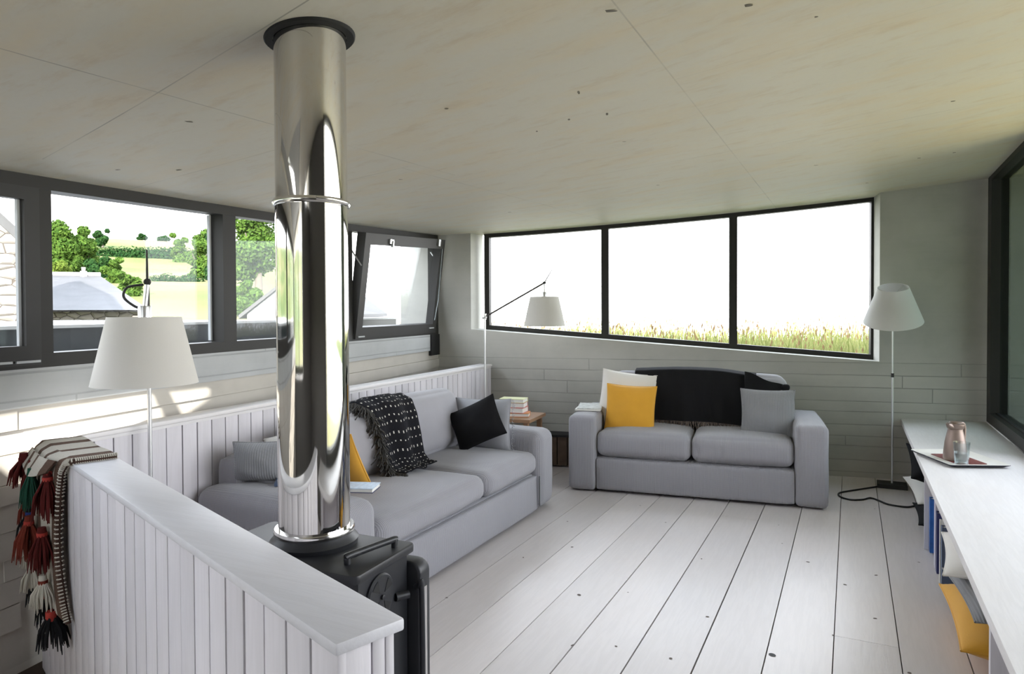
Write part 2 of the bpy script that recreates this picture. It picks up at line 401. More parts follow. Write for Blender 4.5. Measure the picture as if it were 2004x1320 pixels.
def softbox(sx, sy, sz, r, crown=(0, 0, 0), n=14, nz=.004, seed=0, c=(0, 0, 0)):
    """upholstered block: rounded edges, crowned faces, faint creases"""
    bm = bmesh.new(); bmesh.ops.create_cube(bm, size=2)
    bmesh.ops.subdivide_edges(bm, edges=bm.edges[:], cuts=n, use_grid_fill=True)
    h = (sx / 2, sy / 2, sz / 2); r = min(r, min(h) * .98)
    for v in bm.verts:
        u = [math.copysign(abs(k) ** .62, k) for k in v.co]
        p = Vector([u[i] * h[i] for i in range(3)])
        q = Vector([max(-(h[i] - r), min(h[i] - r, p[i])) for i in range(3)])
        d = p - q
        p = q + (d.normalized() * r if d.length > 1e-9 else d) if d.length > r * .2 else p
        for i in range(3):
            j, k = (i + 1) % 3, (i + 2) % 3
            p[i] += math.copysign(crown[i], u[i]) * (abs(u[i]) ** 2) * max(0, 1 - u[j] ** 2) * max(0, 1 - u[k] ** 2)
        if nz: p += Vector((0, 0, 1)) * 0 + mnoise.noise_vector(p * 5 + Vector((seed * 7.1, 3, 1))) * nz
        v.co = p + Vector(c)
    return bm
def pillow_bm(w, h, t, n=22, pinch=.06, seed=0, sag=0.0):
    bm = bmesh.new(); rows = {}
    for side in (1, -1):
        for i in range(n + 1):
            for j in range(n + 1):
                if side == -1 and (i in (0, n) or j in (0, n)): rows[side, i, j] = rows[1, i, j]; continue
                u = sin((i / n - .5) * PI); v = sin((j / n - .5) * PI)
                f = (max(0, 1 - abs(u) ** 2.4) * max(0, 1 - abs(v) ** 2.4)) ** .55
                nn = mnoise.noise(Vector((u * 1.6 + seed * 3.3, v * 1.6, side * 2.0 + seed)))
                z = side * t / 2 * f * (1 + .22 * nn)
                x = w / 2 * u * (1 - pinch * u * u * (1 - v * v)); y = h / 2 * v * (1 - pinch * v * v * (1 - u * u))
                y -= sag * (1 - u * u) * (v + 1) * .5
                rows[side, i, j] = bm.verts.new((x, y, z))
    for side in (1, -1):
        for i in range(n):
            for j in range(n):
                q = [rows[side, i, j], rows[side, i + 1, j], rows[side, i + 1, j + 1], rows[side, i, j + 1]]
                bm.faces.new(q if side == 1 else q[::-1])
    return bm
def frame_from(center, right, up):
    r = Vector(right).normalized(); u = Vector(up); u = (u - r * u.dot(r)).normalized(); n = r.cross(u)
    m = Matrix((r, u, n)).transposed().to_4x4(); m.translation = Vector(center); return m
def pillow(name, label, center, right, up, w, h, t, m, group=None, seed=0, pinch=.06, piping=True, cat='cushion', sag=0.0):
    o = link(name, pillow_bm(w, h, t, seed=seed, pinch=pinch, sag=sag), m); o.matrix_world = frame_from(center, right, up); tag(o, label, cat, group)
    if piping:
        pts = []
        N = 22
        for (fx, fy) in ((lambda k: sin((k / N - .5) * PI), lambda k: -1), (lambda k: 1, lambda k: sin((k / N - .5) * PI)), (lambda k: -sin((k / N - .5) * PI), lambda k: 1), (lambda k: -1, lambda k: -sin((k / N - .5) * PI))):
            for k in range(N):
                u, v = fx(k), fy(k)
                pts.append((w / 2 * u * (1 - pinch * u * u * (1 - v * v)), h / 2 * v * (1 - pinch * v * v * (1 - u * u)) - sag * (1 - u * u) * (v + 1) * .5, 0))
        link('seam', tube(bmesh.new(), pts + [pts[0]], .0035, 6, False), m, o)
    return o
def sheet(fn, nu, nv, thick=.004, uv=True):
    """cloth from fn(u, v) -> point, given real thickness and UVs"""
    bm = bmesh.new(); g = [[Vector(fn(i / nu, j / nv)) for j in range(nv + 1)] for i in range(nu + 1)]
    V = [[bm.verts.new(p) for p in row] for row in g]; uvl = bm.loops.layers.uv.new('UVMap')
    for i in range(nu):
        for j in range(nv):
            f = bm.faces.new((V[i][j], V[i + 1][j], V[i + 1][j + 1], V[i][j + 1]))
            for l, (a, b) in zip(f.loops, ((i, j), (i + 1, j), (i + 1, j + 1), (i, j + 1))): l[uvl].uv = (a / nu, b / nv)
    bm.normal_update()
    bmesh.ops.solidify(bm, geom=bm.faces[:], thickness=thick)
    return recalc(bm)
def strands(spots, length, r=.0016, spread=.3, seed=0, droop=(0, 0, -1)):
    """loose threads hanging from each spot"""
    bm = bmesh.new(); q = random.Random(seed)
    for p in spots:
        p = Vector(p); d = Vector(droop) + Vector((q.uniform(-1, 1), q.uniform(-1, 1), q.uniform(-.3, .3))) * spread
        L = length * q.uniform(.7, 1.15); w = Vector((q.uniform(-1, 1), q.uniform(-1, 1), 0)) * L * .12
        tube(bm, [p, p + d * L * .35 + w, p + d * L * .7 - w * .6, p + d * L], r, 4)
    return bm

# ------------------------------------------------------------------ setting: planes of the room
def cz(x, y): return 2.264 + .196 * x - .001 * y - .018 * x * y + .012 * x * x      # underside of the twisted roof slab
WB0, WBS = Vector((-.088, 6.105, 0)), .19                                          # back wall line
wb = lambda x: 6.105 + .19 * (x + .088)
wl = lambda y: -3.472 - .1652 * (y - 5.462)

# floor: long boards, open joints, knots
bm = bmesh.new()
pl = lambda x: .882 - .363 * (x + .629) - .05                                       # line of the parapet, room side
x = -3.112; i = 0
edges = []
while x < 1.0:
    g = R.uniform(.0016, .0034); x1 = x + .235
    a0, a1 = x + g, x1 - g
    yl0 = pl(a0) if a0 < -.70 else -2.4; yl1 = pl(a1) if a1 < -.70 else -2.4
    if a0 < -.70 <= a1: yl0 = yl1 = pl(a0)
    cuts = [(yl0, yl1)]; bj = {13: 3.1, 10: 4.6, 6: 2.0}.get(i)
    if bj: cuts += [(bj - .001, bj - .001), (bj + .001, bj + .001)]
    cuts.append((wb(a0) + .02, wb(a1) + .02))
    dz = R.uniform(-.0012, 0)
    for k in range(0, len(cuts), 2):
        (p0, p1), (q0, q1) = cuts[k], cuts[k + 1]
        prism(bm, [(a0, p0), (a1, p1), (a1, q1), (a0, q0)], -.02, dz)
    edges.append((a0, a1)); x = x1; i += 1
bevel(bm, .0012, 1)
prism(bm, [(-3.6, 1.2), (-.7, .6), (-.7, -2.4), (1.3, -2.4), (1.3, 6.6), (-3.6, 5.8)], -.25, -.021, 1)
def disc(bm, x, y, rx, ry, z, mi, seg=12, rot=0):
    vs = [bm.verts.new((x + rx * cos(a) * cos(rot) - ry * sin(a) * sin(rot), y + rx * cos(a) * sin(rot) + ry * sin(a) * cos(rot), z if not callable(z) else z(x, y))) for a in [2 * PI * k / seg for k in range(seg)]]
    f = bm.faces.new(vs); f.material_index = mi
for (kx, ky, s) in ((-.27, 2.82, .016), (-.02, 3.7, .010), (-1.15, 3.02, .011), (-1.42, 3.62, .009), (-1.62, 4.05, .007), (-.95, 3.15, .006), (-.72, 3.75, .008), (-.56, 3.05, .007),
                    (-.62, 2.62, .008), (-.84, 2.62, .006), (-.2, 3.95, .008), (-.06, 3.1, .008), (.12, 3.9, .008), (.1, 3.35, .01), (-1.6, 3.35, .008), (-1.7, 2.72, .010), (.33, 4.2, .009), (-.35, 4.2, .006),
                    (-1.05, 4.3, .006), (.2, 2.9, .009), (-1.0, 2.55, .008), (-.4, 4.55, .006), (-1.3, 4.6, .006), (.15, 5.2, .007)):
    disc(bm, kx, ky, s * R.uniform(.5, .9), s * R.uniform(.6, 1.3), .0004, 3 if s > .012 else 2, rot=R.uniform(0, 3))
struct(link('floor', bm, [M['floor'], M['gapfill'], M['knot'], M['black']], smooth=False), 'whitewashed wide plank floor')

# lower landing beyond the parapet (stair void)
bm = bmesh.new(); box(bm, -3.2, -.7, -2.4, 1.75, -1.45, -1.3)
struct(link('floor_stairwell', bm, M['darkwood']))
bm = bmesh.new(); box(bm, -.70, -.66, -2.4, .72, -1.3, -.021); struct(link('wall_stairwell', bm, M['conc_out']))

# ceiling / roof slab, with a hole for the added rooflight
bm = bmesh.new()
xs = [-4.0, -3.3, -2.7, -2.15, -1.9, -1.05, -.5, -.2, .2, .6, .93, 1.2, 1.5, 1.72]; ys = [-2.8, -2.3, -1.9, .4, .95, 1.4, 2, 2.6, 3.2, 3.8, 4.4, 5, 5.6, 6.0, 6.5]
YS0, YS1 = ys[0], ys[-1]
def slab_xy(x, y):
    lx = wl(y) - .26; x2 = lx + (x - xs[0]) / (xs[3] - xs[0]) * (xs[3] - lx) if x < xs[3] else x
    y2 = y if y < 4 else 4 + (y - 4) / (YS1 - 4) * (wb(x2) + .40 - 4)
    return x2, y2
PT = [[slab_xy(x, y) for y in ys] for x in xs]
Vb = [[bm.verts.new((*p, cz(*p))) for p in c] for c in PT]; Vt = [[bm.verts.new((*p, cz(*p) + .28)) for p in c] for c in PT]
hx, hy = xs.index(-2.15), ys.index(-1.9)
for a in range(len(xs) - 1):
    for b in range(len(ys) - 1):
        if (a, b) in ((hx, hy), (hx, hy + 1), (hx + 1, hy)): continue
        bm.faces.new((Vb[a][b], Vb[a][b + 1], Vb[a + 1][b + 1], Vb[a + 1][b])); bm.faces.new((Vt[a][b], Vt[a + 1][b], Vt[a + 1][b + 1], Vt[a][b + 1]))
for vb, vt in ((Vb[0], Vt[0]), (Vb[-1], Vt[-1]), ([c[0] for c in Vb], [c[0] for c in Vt]), ([c[-1] for c in Vb], [c[-1] for c in Vt])):
    for k in range(len(vb) - 1): bm.faces.new((vb[k], vb[k + 1], vt[k + 1], vt[k]))
q = [(hx, hy), (hx + 1, hy), (hx + 2, hy), (hx + 2, hy + 1), (hx + 1, hy + 1), (hx + 1, hy + 2), (hx, hy + 2), (hx, hy + 1)]
for k in range(8):
    (a, b), (c, d) = q[k], q[(k + 1) % 8]; bm.faces.new((Vb[a][b], Vb[c][d], Vt[c][d], Vt[a][b]))
recalc(bm)
for (px, py, l, w, ro) in ((-.60, 1.80, .03, .007, .4), (-.27, 2.06, .018, .009, .3), (-.88, 2.32, .02, .005, 1.9), (-.88, 2.64, .018, .005, 1.9), (-1.02, 2.58, .012, .005, 2), (-1.18, 2.62, .01, .004, 2), (.42, 3.77, .012, .008, 0), (-1.96, 1.55, .018, .006, .9),
                           (-2.6, 1.73, .022, .005, .2), (-2.48, 1.91, .024, .006, .2), (-2.04, 2.84, .02, .006, .3), (.57, 5.04, .012, .009, 0), (.38, 5.0, .012, .009, 0), (-.2, 4.6, .02, .006, .2), (-1.3, 2.1, .008, .006, 0), (-.1, 2.3, .008, .006, 0), (-2.2, 4.4, .015, .008, .3), (-1.1, 4.3, .014, .006, .3), (-.95, 3.1, .01, .004, .3), (.1, 5.6, .012, .008, 0)):
    disc(bm, px, py, l, w, lambda a, b: cz(a, b) - .0006, 1, rot=ro)
struct(link('ceiling', bm, [M['ceil'], M['pit']], angle=30), 'cast concrete ceiling with board seams')

# added unseen rooflight: lining holes shaped to throw the left wall's sun patch
SD = Vector((-.42, .80, -.42))                                                       # direction the sunlight travels
def up_to(p):
    p = Vector(p); z = 2.0
    for _ in range(12): w_ = p + SD * ((z - p.z) / SD.z); z = cz(w_.x, w_.y) + .05
    return w_
A = [up_to(p) for p in ((-2.79, 1.33, .996), (-2.914, 2.08, 1.0), (-2.935, 2.215, .70), (-2.811, 1.458, .698), (-2.79, 1.33, .83))]
B = [up_to(p) for p in ((-2.929, 2.173, .992), (-3.03, 2.80, .985), (-2.94, 2.25, .845))]
cu = bpy.data.curves.new('sun_patch_lining', 'CURVE'); cu.dimensions = '2D'; cu.fill_mode = 'BOTH'; cu.extrude = .012
def poly2(pts):
    s = cu.splines.new('POLY'); s.points.add(len(pts) - 1); s.use_cyclic_u = True
    for k, p in enumerate(pts): s.points[k].co = (p[0], p[1], 0, 1)
poly2([(-2.15, -1.9), (-1.05, -1.9), (-1.05, .4), (-1.9, .4), (-1.9, .95), (-2.15, .95)]); poly2([(p.x, p.y) for p in A]); poly2([(p.x, p.y) for p in B])
co = bpy.data.objects.new('tmp', cu); C.objects.link(co); dg = bpy.context.evaluated_depsgraph_get()
me = bpy.data.meshes.new_from_object(co.evaluated_get(dg)); bpy.data.objects.remove(co)
me.materials.clear(); me.materials.append(M['conc_out'])
sky4 = bpy.data.objects.new('added_rooflight', me); C.objects.link(sky4); 
for v in me.vertices: v.co.z += cz(v.co.x, v.co.y) + .05
struct(sky4)

# walls
def wall_obj(name, origin, xdir, quads, m, t0, t1, label=None):
    """quads: xz outlines in the wall's own frame; thickness from y=t0 to y=t1"""
    bm = bmesh.new()
    for qd in quads: slab(bm, qd, t0, t1)
    o = link(name, recalc(bm), m, smooth=False)
    xd = Vector(xdir).normalized(); yd = Vector((-xd.y, xd.x, 0))
    mt = Matrix((xd, yd, Vector((0, 0, 1)))).transposed().to_4x4(); mt.translation = Vector(origin); o.matrix_world = mt
    return struct(o, label)
bdir = Vector((1, .19, 0)).normalized(); BK = Vector((-3.472, wb(-3.472), 0))
ub = lambda x: (x + 3.472) / bdir.x
U0, U1, U2, U3 = ub(-3.165), ub(.205), ub(.925), ub(2.1)
zs = lambda x: 1.181 + (.942 - 1.181) * (x + 3.05) / 3.252
T = 2.7
wall_obj('wall_back', BK, bdir, [[(-.4, -.3), (U0, -.3), (U0, T), (-.4, T)], [(U0, -.3), (U1, -.3), (U1, zs(.205) - .008), (U0, zs(-3.165) - .008)], [(U1, -.3), (U3, -.3), (U3, T), (U1, T)]], M['wall_b'], 0, .36, 'board-marked concrete wall with smooth upper piers')
ld = Vector((.1629, -.9866, 0)); LK = Vector((-3.472, 5.462, 0))
sL = lambda y: (5.462 - y) / .9866
bm = bmesh.new(); z = .99; q = random.Random(12); slab(bm, [(-.25, -1.5), (8, -1.5), (8, .99), (-.25, .99)], -.3, -.022)
while z > -1.4:
    h = q.uniform(.062, .112); s_ = -.25 - q.random()
    while s_ < 8:
        l = q.uniform(.9, 2.4); y = -.012 + q.uniform(-.016, .014) * (1 if z < .8 else .35); tl = q.uniform(0, .008)
        if s_ + l > -.25:
            a, b = max(s_, -.25), min(s_ + l - .002, 8)
            vs = box(bm, a, b, -.03, y, z - h + q.uniform(.0015, .004), z)
            for v in vs:
                if v.co.z > z - h / 2 and v.co.y > -.03: v.co.y -= tl
        s_ += l
    z -= h
o = link('wall_left', recalc(bm), M['wall_l'], None, False); mt = Matrix((ld, Vector((.9866, .1629, 0)), Vector((0, 0, 1)))).transposed().to_4x4(); mt.translation = LK; o.matrix_world = mt; struct(o, 'rough board-marked concrete wall below the strip of windows')
wall_obj('trim_1', LK, ld, [[(.22, .99), (8, .99), (8, 1.137), (.22, 1.137)]], M['strip'], -.28, .0, 'cast concrete sill band')
wall_obj('recess_shade', LK, ld, [[(.03, .945), (.22, .945), (.22, 1.137), (.03, 1.137)]], M['black'], -.2, .012, 'black piece standing in for the dark recess at the sill band end')  # black piece put where an open recess is only dark with shade
wall_obj('wall_rear', (1.3, -2.4, 0), (-1, 0, 0), [[(0, -1.5), (1.75, -1.5), (1.75, 2.2), (0, 2.2)], [(1.75, -1.5), (4.0, -1.5), (4.0, .86), (1.75, .86)]], M['darkwall'], -.3, 0)
bm = bmesh.new()
for a, b in ((-.52, -.45), (-1.35, -1.29), (-2.23, -2.17)): prism(bm, [(a, -2.5), (b, -2.5), (b, -2.42), (a, -2.42)], .86, [cz(a, -2.5) + .02, cz(b, -2.5) + .02, cz(b, -2.42) + .02, cz(a, -2.42) + .02])
box(bm, -2.7, -.45, -2.5, -2.42, .86, .93)
w5 = link('added_end_window', recalc(bm), M['frame'], None, False); struct(w5, 'added glazed end behind the viewer that brightens the room')  # unseen window added to brighten the room and fill the flue's reflections
bm = bmesh.new(); box(bm, -2.55, -.5, -2.465, -2.457, .9, 1.9); link('pane', bm, M['glass'], w5, False)
wall_obj('wall_right', (.935, 6.5, 0), (0, -1, 0), [[(5.5, -.3), (9, -.3), (9, T), (5.5, T)], [(.0, -.3), (5.5, -.3), (5.5, .488), (.0, .488)]], M['darkwall'], 0, .3)
bpy.data.objects['wall_right'].location = (1.235, 6.5, 0)

# window_1: strip of windows on the left, in the left wall's frame (x along, y into the room)
def lwin():
    root = bpy.data.objects.new('window_1', None); C.objects.link(root); struct(root, 'anthracite strip window with one sash tilted open')
    m = Matrix((ld, Vector((.9866, .1629, 0)), Vector((0, 0, 1)))).transposed().to_4x4(); m.translation = LK; root.matrix_world = m
    def ct(s, e=0): p = m @ Vector((s, e, 0)); return cz(p.x, p.y)
    bm = bmesh.new(); D = -.085
    def bar(s0, s1, z0, z1, d0=D, d1=0.0): slab(bm, [(s0, z0), (s1, z0), (s1, z1 if not callable(z1) else z1(s1)), (s0, z1 if not callable(z1) else z1(s0))], d0, d1)
    E = 7.6
    bar(.03, E, 1.137, 1.192)
    n = 12
    for k in range(n):
        a, b = .03 + (E - .03) * k / n, .03 + (E - .03) * (k + 1) / n
        slab(bm, [(a, ct(a) - .05), (b, ct(b) - .05), (b, ct(b) + .06), (a, ct(a) + .06)], D, 0)
    for a, b in ((.03, .075), (1.585, 1.65), (2.82, 2.92), (3.895, 3.958), (5.6, 5.72), (7.5, 7.6)): bar(a, b, 1.192, lambda q_: ct(q_) - .05, D + .001, -.001)
    fr = link('window_frame', recalc(bm), M['frame'], root, smooth=False)
    bm = bmesh.new()                                                               # the near casement, closed, with its own thicker rails
    a, b = 3.955, 5.6
    slab(bm, [(a, 1.225), (a + .06, 1.225), (a + .06, ct(a) - .1), (a, ct(a) - .1)], -.024, .0118); slab(bm, [(a, 1.15), (b, 1.15), (b, 1.225), (a, 1.225)], -.024, .012); slab(bm, [(b - .06, 1.225), (b, 1.225), (b, ct(b) - .1), (b - .06, ct(b) - .1)], -.024, .0118); slab(bm, [(a, ct(a) - .1), (b, ct(b) - .1), (b, ct(b) - .05), (a, ct(a) - .05)], -.024, .012)
    ca = link('casement', recalc(bm), M['frame_in'], root, smooth=False)
    bm = bmesh.new(); box(bm, 3.965, 4.06, .012, .02, 1.160, 1.169); box(bm, 4.075, 4.16, .012, .02, 1.161, 1.17); link('trickle_vent', bm, M['gasket'], root, False)['label'] = 'pale slotted vent'
    bm = bmesh.new()
    for s in (2.925, 1.655): box(bm, s, s + .012, D - .004, D + .012, 1.2, ct(s) - .052)
    box(bm, 4.015, 4.027, -.022, -.010, 1.225, ct(4.02) - .1)
    link('gasket', bm, M['gasket'], root, False)['label'] = 'pale glazing gasket'
    for k, (a, b) in enumerate(((1.65, 2.82), (2.92, 3.895), (4.015, 5.54), (5.72, 7.5))):
        dd = -.018 if k == 2 else D
        bm = bmesh.new(); slab(bm, [(a - .01, 1.18), (b + .01, 1.18), (b + .01, ct(b) - .03), (a - .01, ct(a) - .03)], dd - .008, dd - .002); link('pane', recalc(bm), M['glass'], root, False)
    # tilted sash: hinged at the bottom, leaning into the room
    s0, s1, z0 = .13, 1.575, 1.150
    H0, H1 = ct(s1) - .058 - z0, ct(s0) - .045 - z0
    def tz(s): return (H0 + (H1 - H0) * (s1 - s) / (s1 - s0))
    bm = bmesh.new(); w = .085
    for qd in ([(s0, 0), (s1, 0), (s1, w), (s0, w)], [(s0, tz(s0) - w), (s1, tz(s1) - w), (s1, tz(s1)), (s0, tz(s0))], [(s0, w), (s0 + w, w), (s0 + w, tz(s0 + w) - w), (s0, tz(s0) - w)], [(s1 - w, w), (s1, w), (s1, tz(s1) - w), (s1 - w, tz(s1 - w) - w)]): slab(bm, qd, -.07, 0)
    sash = link('sash', recalc(bm), M['frame_in'], root, False); sash.location = (0, .012, z0); sash.rotation_euler = (rad(-7.0), 0, 0)
    bm = bmesh.new(); slab(bm, [(s0 + w - .01, w - .01), (s1 - w + .01, w - .01), (s1 - w + .01, tz(s1 - w) - w + .01), (s0 + w - .01, tz(s0 + w) - w + .01)], -.045, -.037); link('pane', recalc(bm), M['glass'], sash, False)
    bm = bmesh.new(); box(bm, s1 - .12, s1 - .03, 0, .008, .012, .022); box(bm, s0 + .06, s0 + .16, 0, .008, .045, .055); link('drain_cap', bm, M['gasket'], sash, False)
    bm = bmesh.new(); box(bm, s1 - .42, s1 - .36, -.01, .012, tz(s1) - .045, tz(s1) - .01); box(bm, s1 - .41, s1 - .395, 0, .02, tz(s1) - .07, tz(s1) - .02); box(bm, s0 + .13, s0 + .17, -.01, .015, tz(s0) - .07, tz(s0) - .01); link('catch', bm, M['alu'], sash, False)
    for s, zt in ((s1 + .004, ct(s1)), (s0 - .0, ct(s0))):
        p0 = Vector((s, -.03, zt - .16)); p1 = Vector((s - .005, .085 * .8, zt - .30))
        link('stay_arm', tube(bmesh.new(), [p0, p1], .006, 8), M['alu'], root)
    link('stay_arm', tube(bmesh.new(), [(s0 + .06, .11, ct(s0) - .14), (s0 + .075, .075, 1.45), (s0 + .09, .045, 1.27)], .0042, 8), M['arm2'], root)
    bm = bmesh.new(); box(bm, 4.14, 4.17, .0, .05, ct(4.15) - .05, ct(4.15) - .005); box(bm, 4.145, 4.165, .012, .04, ct(4.15) - .085, ct(4.15) - .04); link('catch', bm, M['gasket'], root, False)['label'] = 'pale window catch'
lwin()

# window_2: wedge-shaped three-light window in the back wall
def bwin():
    root = bpy.data.objects.new('window_2', None); C.objects.link(root); struct(root, 'wedge-shaped three-pane window, black frame')
    yd = Vector((-bdir.y, bdir.x, 0)); m = Matrix((bdir, yd, Vector((0, 0, 1)))).transposed().to_4x4(); m.translation = BK; root.matrix_world = m
    y0, y1 = .20, .27
    def ct(u): p = m @ Vector((u, y0, 0)); return cz(p.x, p.y)
    xx = lambda u: -3.472 + u * bdir.x
    sill = lambda u: zs(xx(u)) - .004
    a, b = ub(-3.10), ub(.235)
    us = [a + (b - a) * k / 10 for k in range(11)]
    bm = bmesh.new()
    for p, q in zip(us, us[1:]):
        slab(bm, [(p, sill(p) - .03), (q, sill(q) - .03), (q, sill(q) + .038), (p, sill(p) + .038)], y0, y1); slab(bm, [(p, ct(p) - .035), (q, ct(q) - .035), (q, ct(q) + .06), (p, ct(p) + .06)], y0, y1)
    for p, q in ((a, a + .05), (ub(-2.0), ub(-1.935)), (ub(-.908), ub(-.842)), (b - .05, b)): slab(bm, [(p, sill(p) + .038), (q, sill(q) + .038), (q, ct(q) - .035), (p, ct(p) - .035)], y0, y1 - .001)
    link('window_frame', recalc(bm), M['frame'], root, False)
    for p, q in ((a + .05, ub(-2.0)), (ub(-1.935), ub(-.908)), (ub(-.842), b - .05)):
        bm = bmesh.new(); slab(bm, [(p - .01, sill(p) + .02), (q + .01, sill(q) + .02), (q + .01, ct(q) - .02), (p - .01, ct(p) - .02)], y1 - .03, y1 - .022); link('pane', recalc(bm), M['glass'], root, False)
    bm = bmesh.new(); slab(bm, [(a, sill(a) - .04), (b, sill(b) - .04), (b, sill(b) - .012), (a, sill(a) - .012)], -.002, y0); 
    bpy.data.objects
    link('window_sill', recalc(bm), M['wall_b'], root, False)
bwin()

# window_3: big window above the bench, on the right
root = bpy.data.objects.new('window_3', None); C.objects.link(root); struct(root, 'large anthracite-framed window above the bench')
bm = bmesh.new(); ya, yb = 1.0, 6.292; X = .935
for p, q in ((ya, ya + .06), (yb - .14, yb), (4.86, 4.94)):
    prism(bm, [(X, p), (X + .11, p), (X + .11, q), (X, q)], .565, [cz(X, p) - .035] * 2 + [cz(X, q) - .035] * 2)
box(bm, X, X + .11, ya, yb, .488, .565)
for k in range(8):
    p, q = ya + (yb - ya) * k / 8, ya + (yb - ya) * (k + 1) / 8
    prism(bm, [(X, p), (X + .11, p), (X + .11, q), (X, q)], [cz(X, p) - .035] * 2 + [cz(X, q) - .035] * 2, [cz(X, p) + .06] * 2 + [cz(X, q) + .06] * 2)
link('window_frame', recalc(bm), M['frame'], root, False)
for p, q, gm in ((ya + .05, 4.87, 'glass'), (4.93, yb - .13, 'glass_dark')):
    bm = bmesh.new(); prism(bm, [(X + .06, p), (X + .068, p), (X + .068, q), (X + .06, q)], .55, [cz(X, p) - .02] * 2 + [cz(X, q) - .02] * 2)
    link('pane', recalc(bm), M[gm], root, False)
bm = bmesh.new(); prism(bm, [(X + .04, ya + .06), (X + .06, ya + .06), (X + .06, yb - .14), (X + .04, yb - .14)], .565, .572); link('gasket', bm, M['black'], root, False)

# ------------------------------------------------------------------ stair parapet and panelled low wall
def panelled(root, p0, p1, nrm, ztop, zbot, pitch=.0848, t=.016, first=0.0, gap=.0045):
    """upright boards with open V joints, one mesh; nrm points out of the boards"""
    p0, p1 = Vector(p0), Vector(p1); d = (p1 - p0); L = d.length; d.normalize(); nrm = Vector(nrm)
    bm = bmesh.new(); s = first
    while s < L - .005:
        e = min(s + pitch, L); g = gap * R.uniform(.35, .75)
        q = [p0 + d * (s + g), p0 + d * (e - g)]; off = R.uniform(-.0008, .0008)
        prism(bm, [(v.x, v.y) for v in (q[0] + nrm * off, q[1] + nrm * off, q[1] - nrm * t, q[0] - nrm * t)], zbot, ztop)
        s = e
    recalc(bm); bevel(bm, .0022, 2)
    return bm
ZC = .866; CT = .02
tdir = Vector((-.9413, .3372, 0)); tn = Vector((-.3372, -.9413, 0))                  # along the parapet; out towards the stairs
par = thing('stair_parapet', 'whitewashed panelled parapet along the stairs, nearest the viewer', 'parapet', (-.65, .825, 0))
def rel(v, o=par): return Vector(v) - o.location
bm = bmesh.new(); prism(bm, [tuple(rel(v)[:2]) for v in ((-.669, .767, 0), (-.629, .882, 0), (-2.700, 1.634, 0), (-2.806, 1.532, 0))], ZC - CT, ZC); recalc(bm); bevel(bm, .004, 2)
link('cap', bm, M['wood_x'], par)
f0 = rel(Vector((-.669, .767, 0)) - tn * .006 + tdir * .004); f1 = rel(Vector((-2.806, 1.532, 0)) - tn * .006 + tdir * (-.004))
link('panelling', panelled(par, f0, f1, tn, ZC - CT, -1.3), M['wood_z'], par)
b0 = rel(Vector((-.633, .874, 0)) + tn * .006 + tdir * .004); b1 = rel(Vector((-2.69, 1.618, 0)) + tn * .006)
link('panelling', panelled(par, b0, b1, -tn, ZC - CT, 0), M['wood_z'], par)
e0 = rel(Vector((-.669, .767, 0)) - tn * .022 + tdir * .006); e1 = rel(Vector((-.633, .874, 0)) + tn * .022 + tdir * .006)
link('end_panel', panelled(par, e0, e1, -tdir, ZC - CT, -.1, pitch=.06, first=-.016, t=.02, gap=.002), M['wood_z'], par)
bm = bmesh.new(); q = [rel(v)[:2] for v in (Vector((-.669, .767, 0)) - tn * .024 + tdir * .03, Vector((-.633, .874, 0)) + tn * .024 + tdir * .03, Vector((-2.66, 1.60, 0)) + tn * .024, Vector((-2.78, 1.525, 0)) - tn * .024)]
prism(bm, [tuple(v) for v in q], -1.3, ZC - CT - .001); link('core', recalc(bm), M['darkwood'], par, False)

lw = thing('panelled_low_wall', 'whitewashed panelled low wall running behind the long sofa', 'low wall', (-2.73, 1.65, 0))
L0, L1 = Vector((-2.715, 1.655, 0)), Vector((-2.932, 5.50, 0)); dl = (L1 - L0).normalized(); ln = Vector((dl.y, -dl.x, 0))
bm = bmesh.new(); prism(bm, [tuple(rel(v, lw)[:2]) for v in (L0, L1, L1 - ln * .13, Vector((-2.815, 1.545, 0)))], ZC - CT, ZC); recalc(bm); bevel(bm, .004, 2); link('cap', bm, M['bench'], lw)
link('panelling', panelled(lw, rel(L0 - ln * .008 , lw), rel(L1 - ln * .008 - dl * .012, lw), ln, ZC - CT - .012, 0, first=.05), M['wood_z'], lw)
bm = bmesh.new(); prism(bm, [tuple(rel(v, lw)[:2]) for v in (L0 + dl * .02 - ln * .006, L1 - ln * .006 - dl * .01, L1 - ln * .022 - dl * .01, L0 - ln * .022 + dl * .02)], ZC - CT - .014, ZC - CT - .0005); link('rail', recalc(bm), M['bench'], lw)
bm = bmesh.new(); prism(bm, [tuple(rel(v, lw)[:2]) for v in (L0 - ln * .026 + dl * .03, L1 - ln * .026 - dl * .03, L1 - ln * .11 - dl * .03, L0 - ln * .11 + dl * .03)], 0, ZC - CT - .001); link('core', recalc(bm), M['darkwood'], lw, False)

# ------------------------------------------------------------------ stove and flue
FX, FY = -1.268, 1.376
ST = .74
st = thing('wood_stove', 'small black cast-iron wood stove under the steel flue', 'stove', (-1.255, 1.365, 0), rad(3))
link('body', BX(-.225, .225, -.125, .085, .13, ST - .02, b=.006), M['iron'], st)
bm = bmesh.new(); prism(bm, [(-.25, -.145), (.235, -.145), (.235, .115), (-.25, .115)], ST - .022, ST); 
es = [e for e in bm.edges if abs(e.verts[0].co.z - e.verts[1].co.z) > .01]; bmesh.ops.bevel(bm, geom=es, offset=.018, segments=5, profile=.5, affect='EDGES'); bevel(bm, .004, 2, 50)
link('top_plate', bm, M['iron'], st)
for sx in (-.19, .19):
    for sy in (-.1, .09): link('leg', lathe(bmesh.new(), [(0, 0), (.022, 0), (.024, .02), (.016, .05), (.022, .13), (0, .13)], 16, (sx, sy, 0)), M['iron'], st)
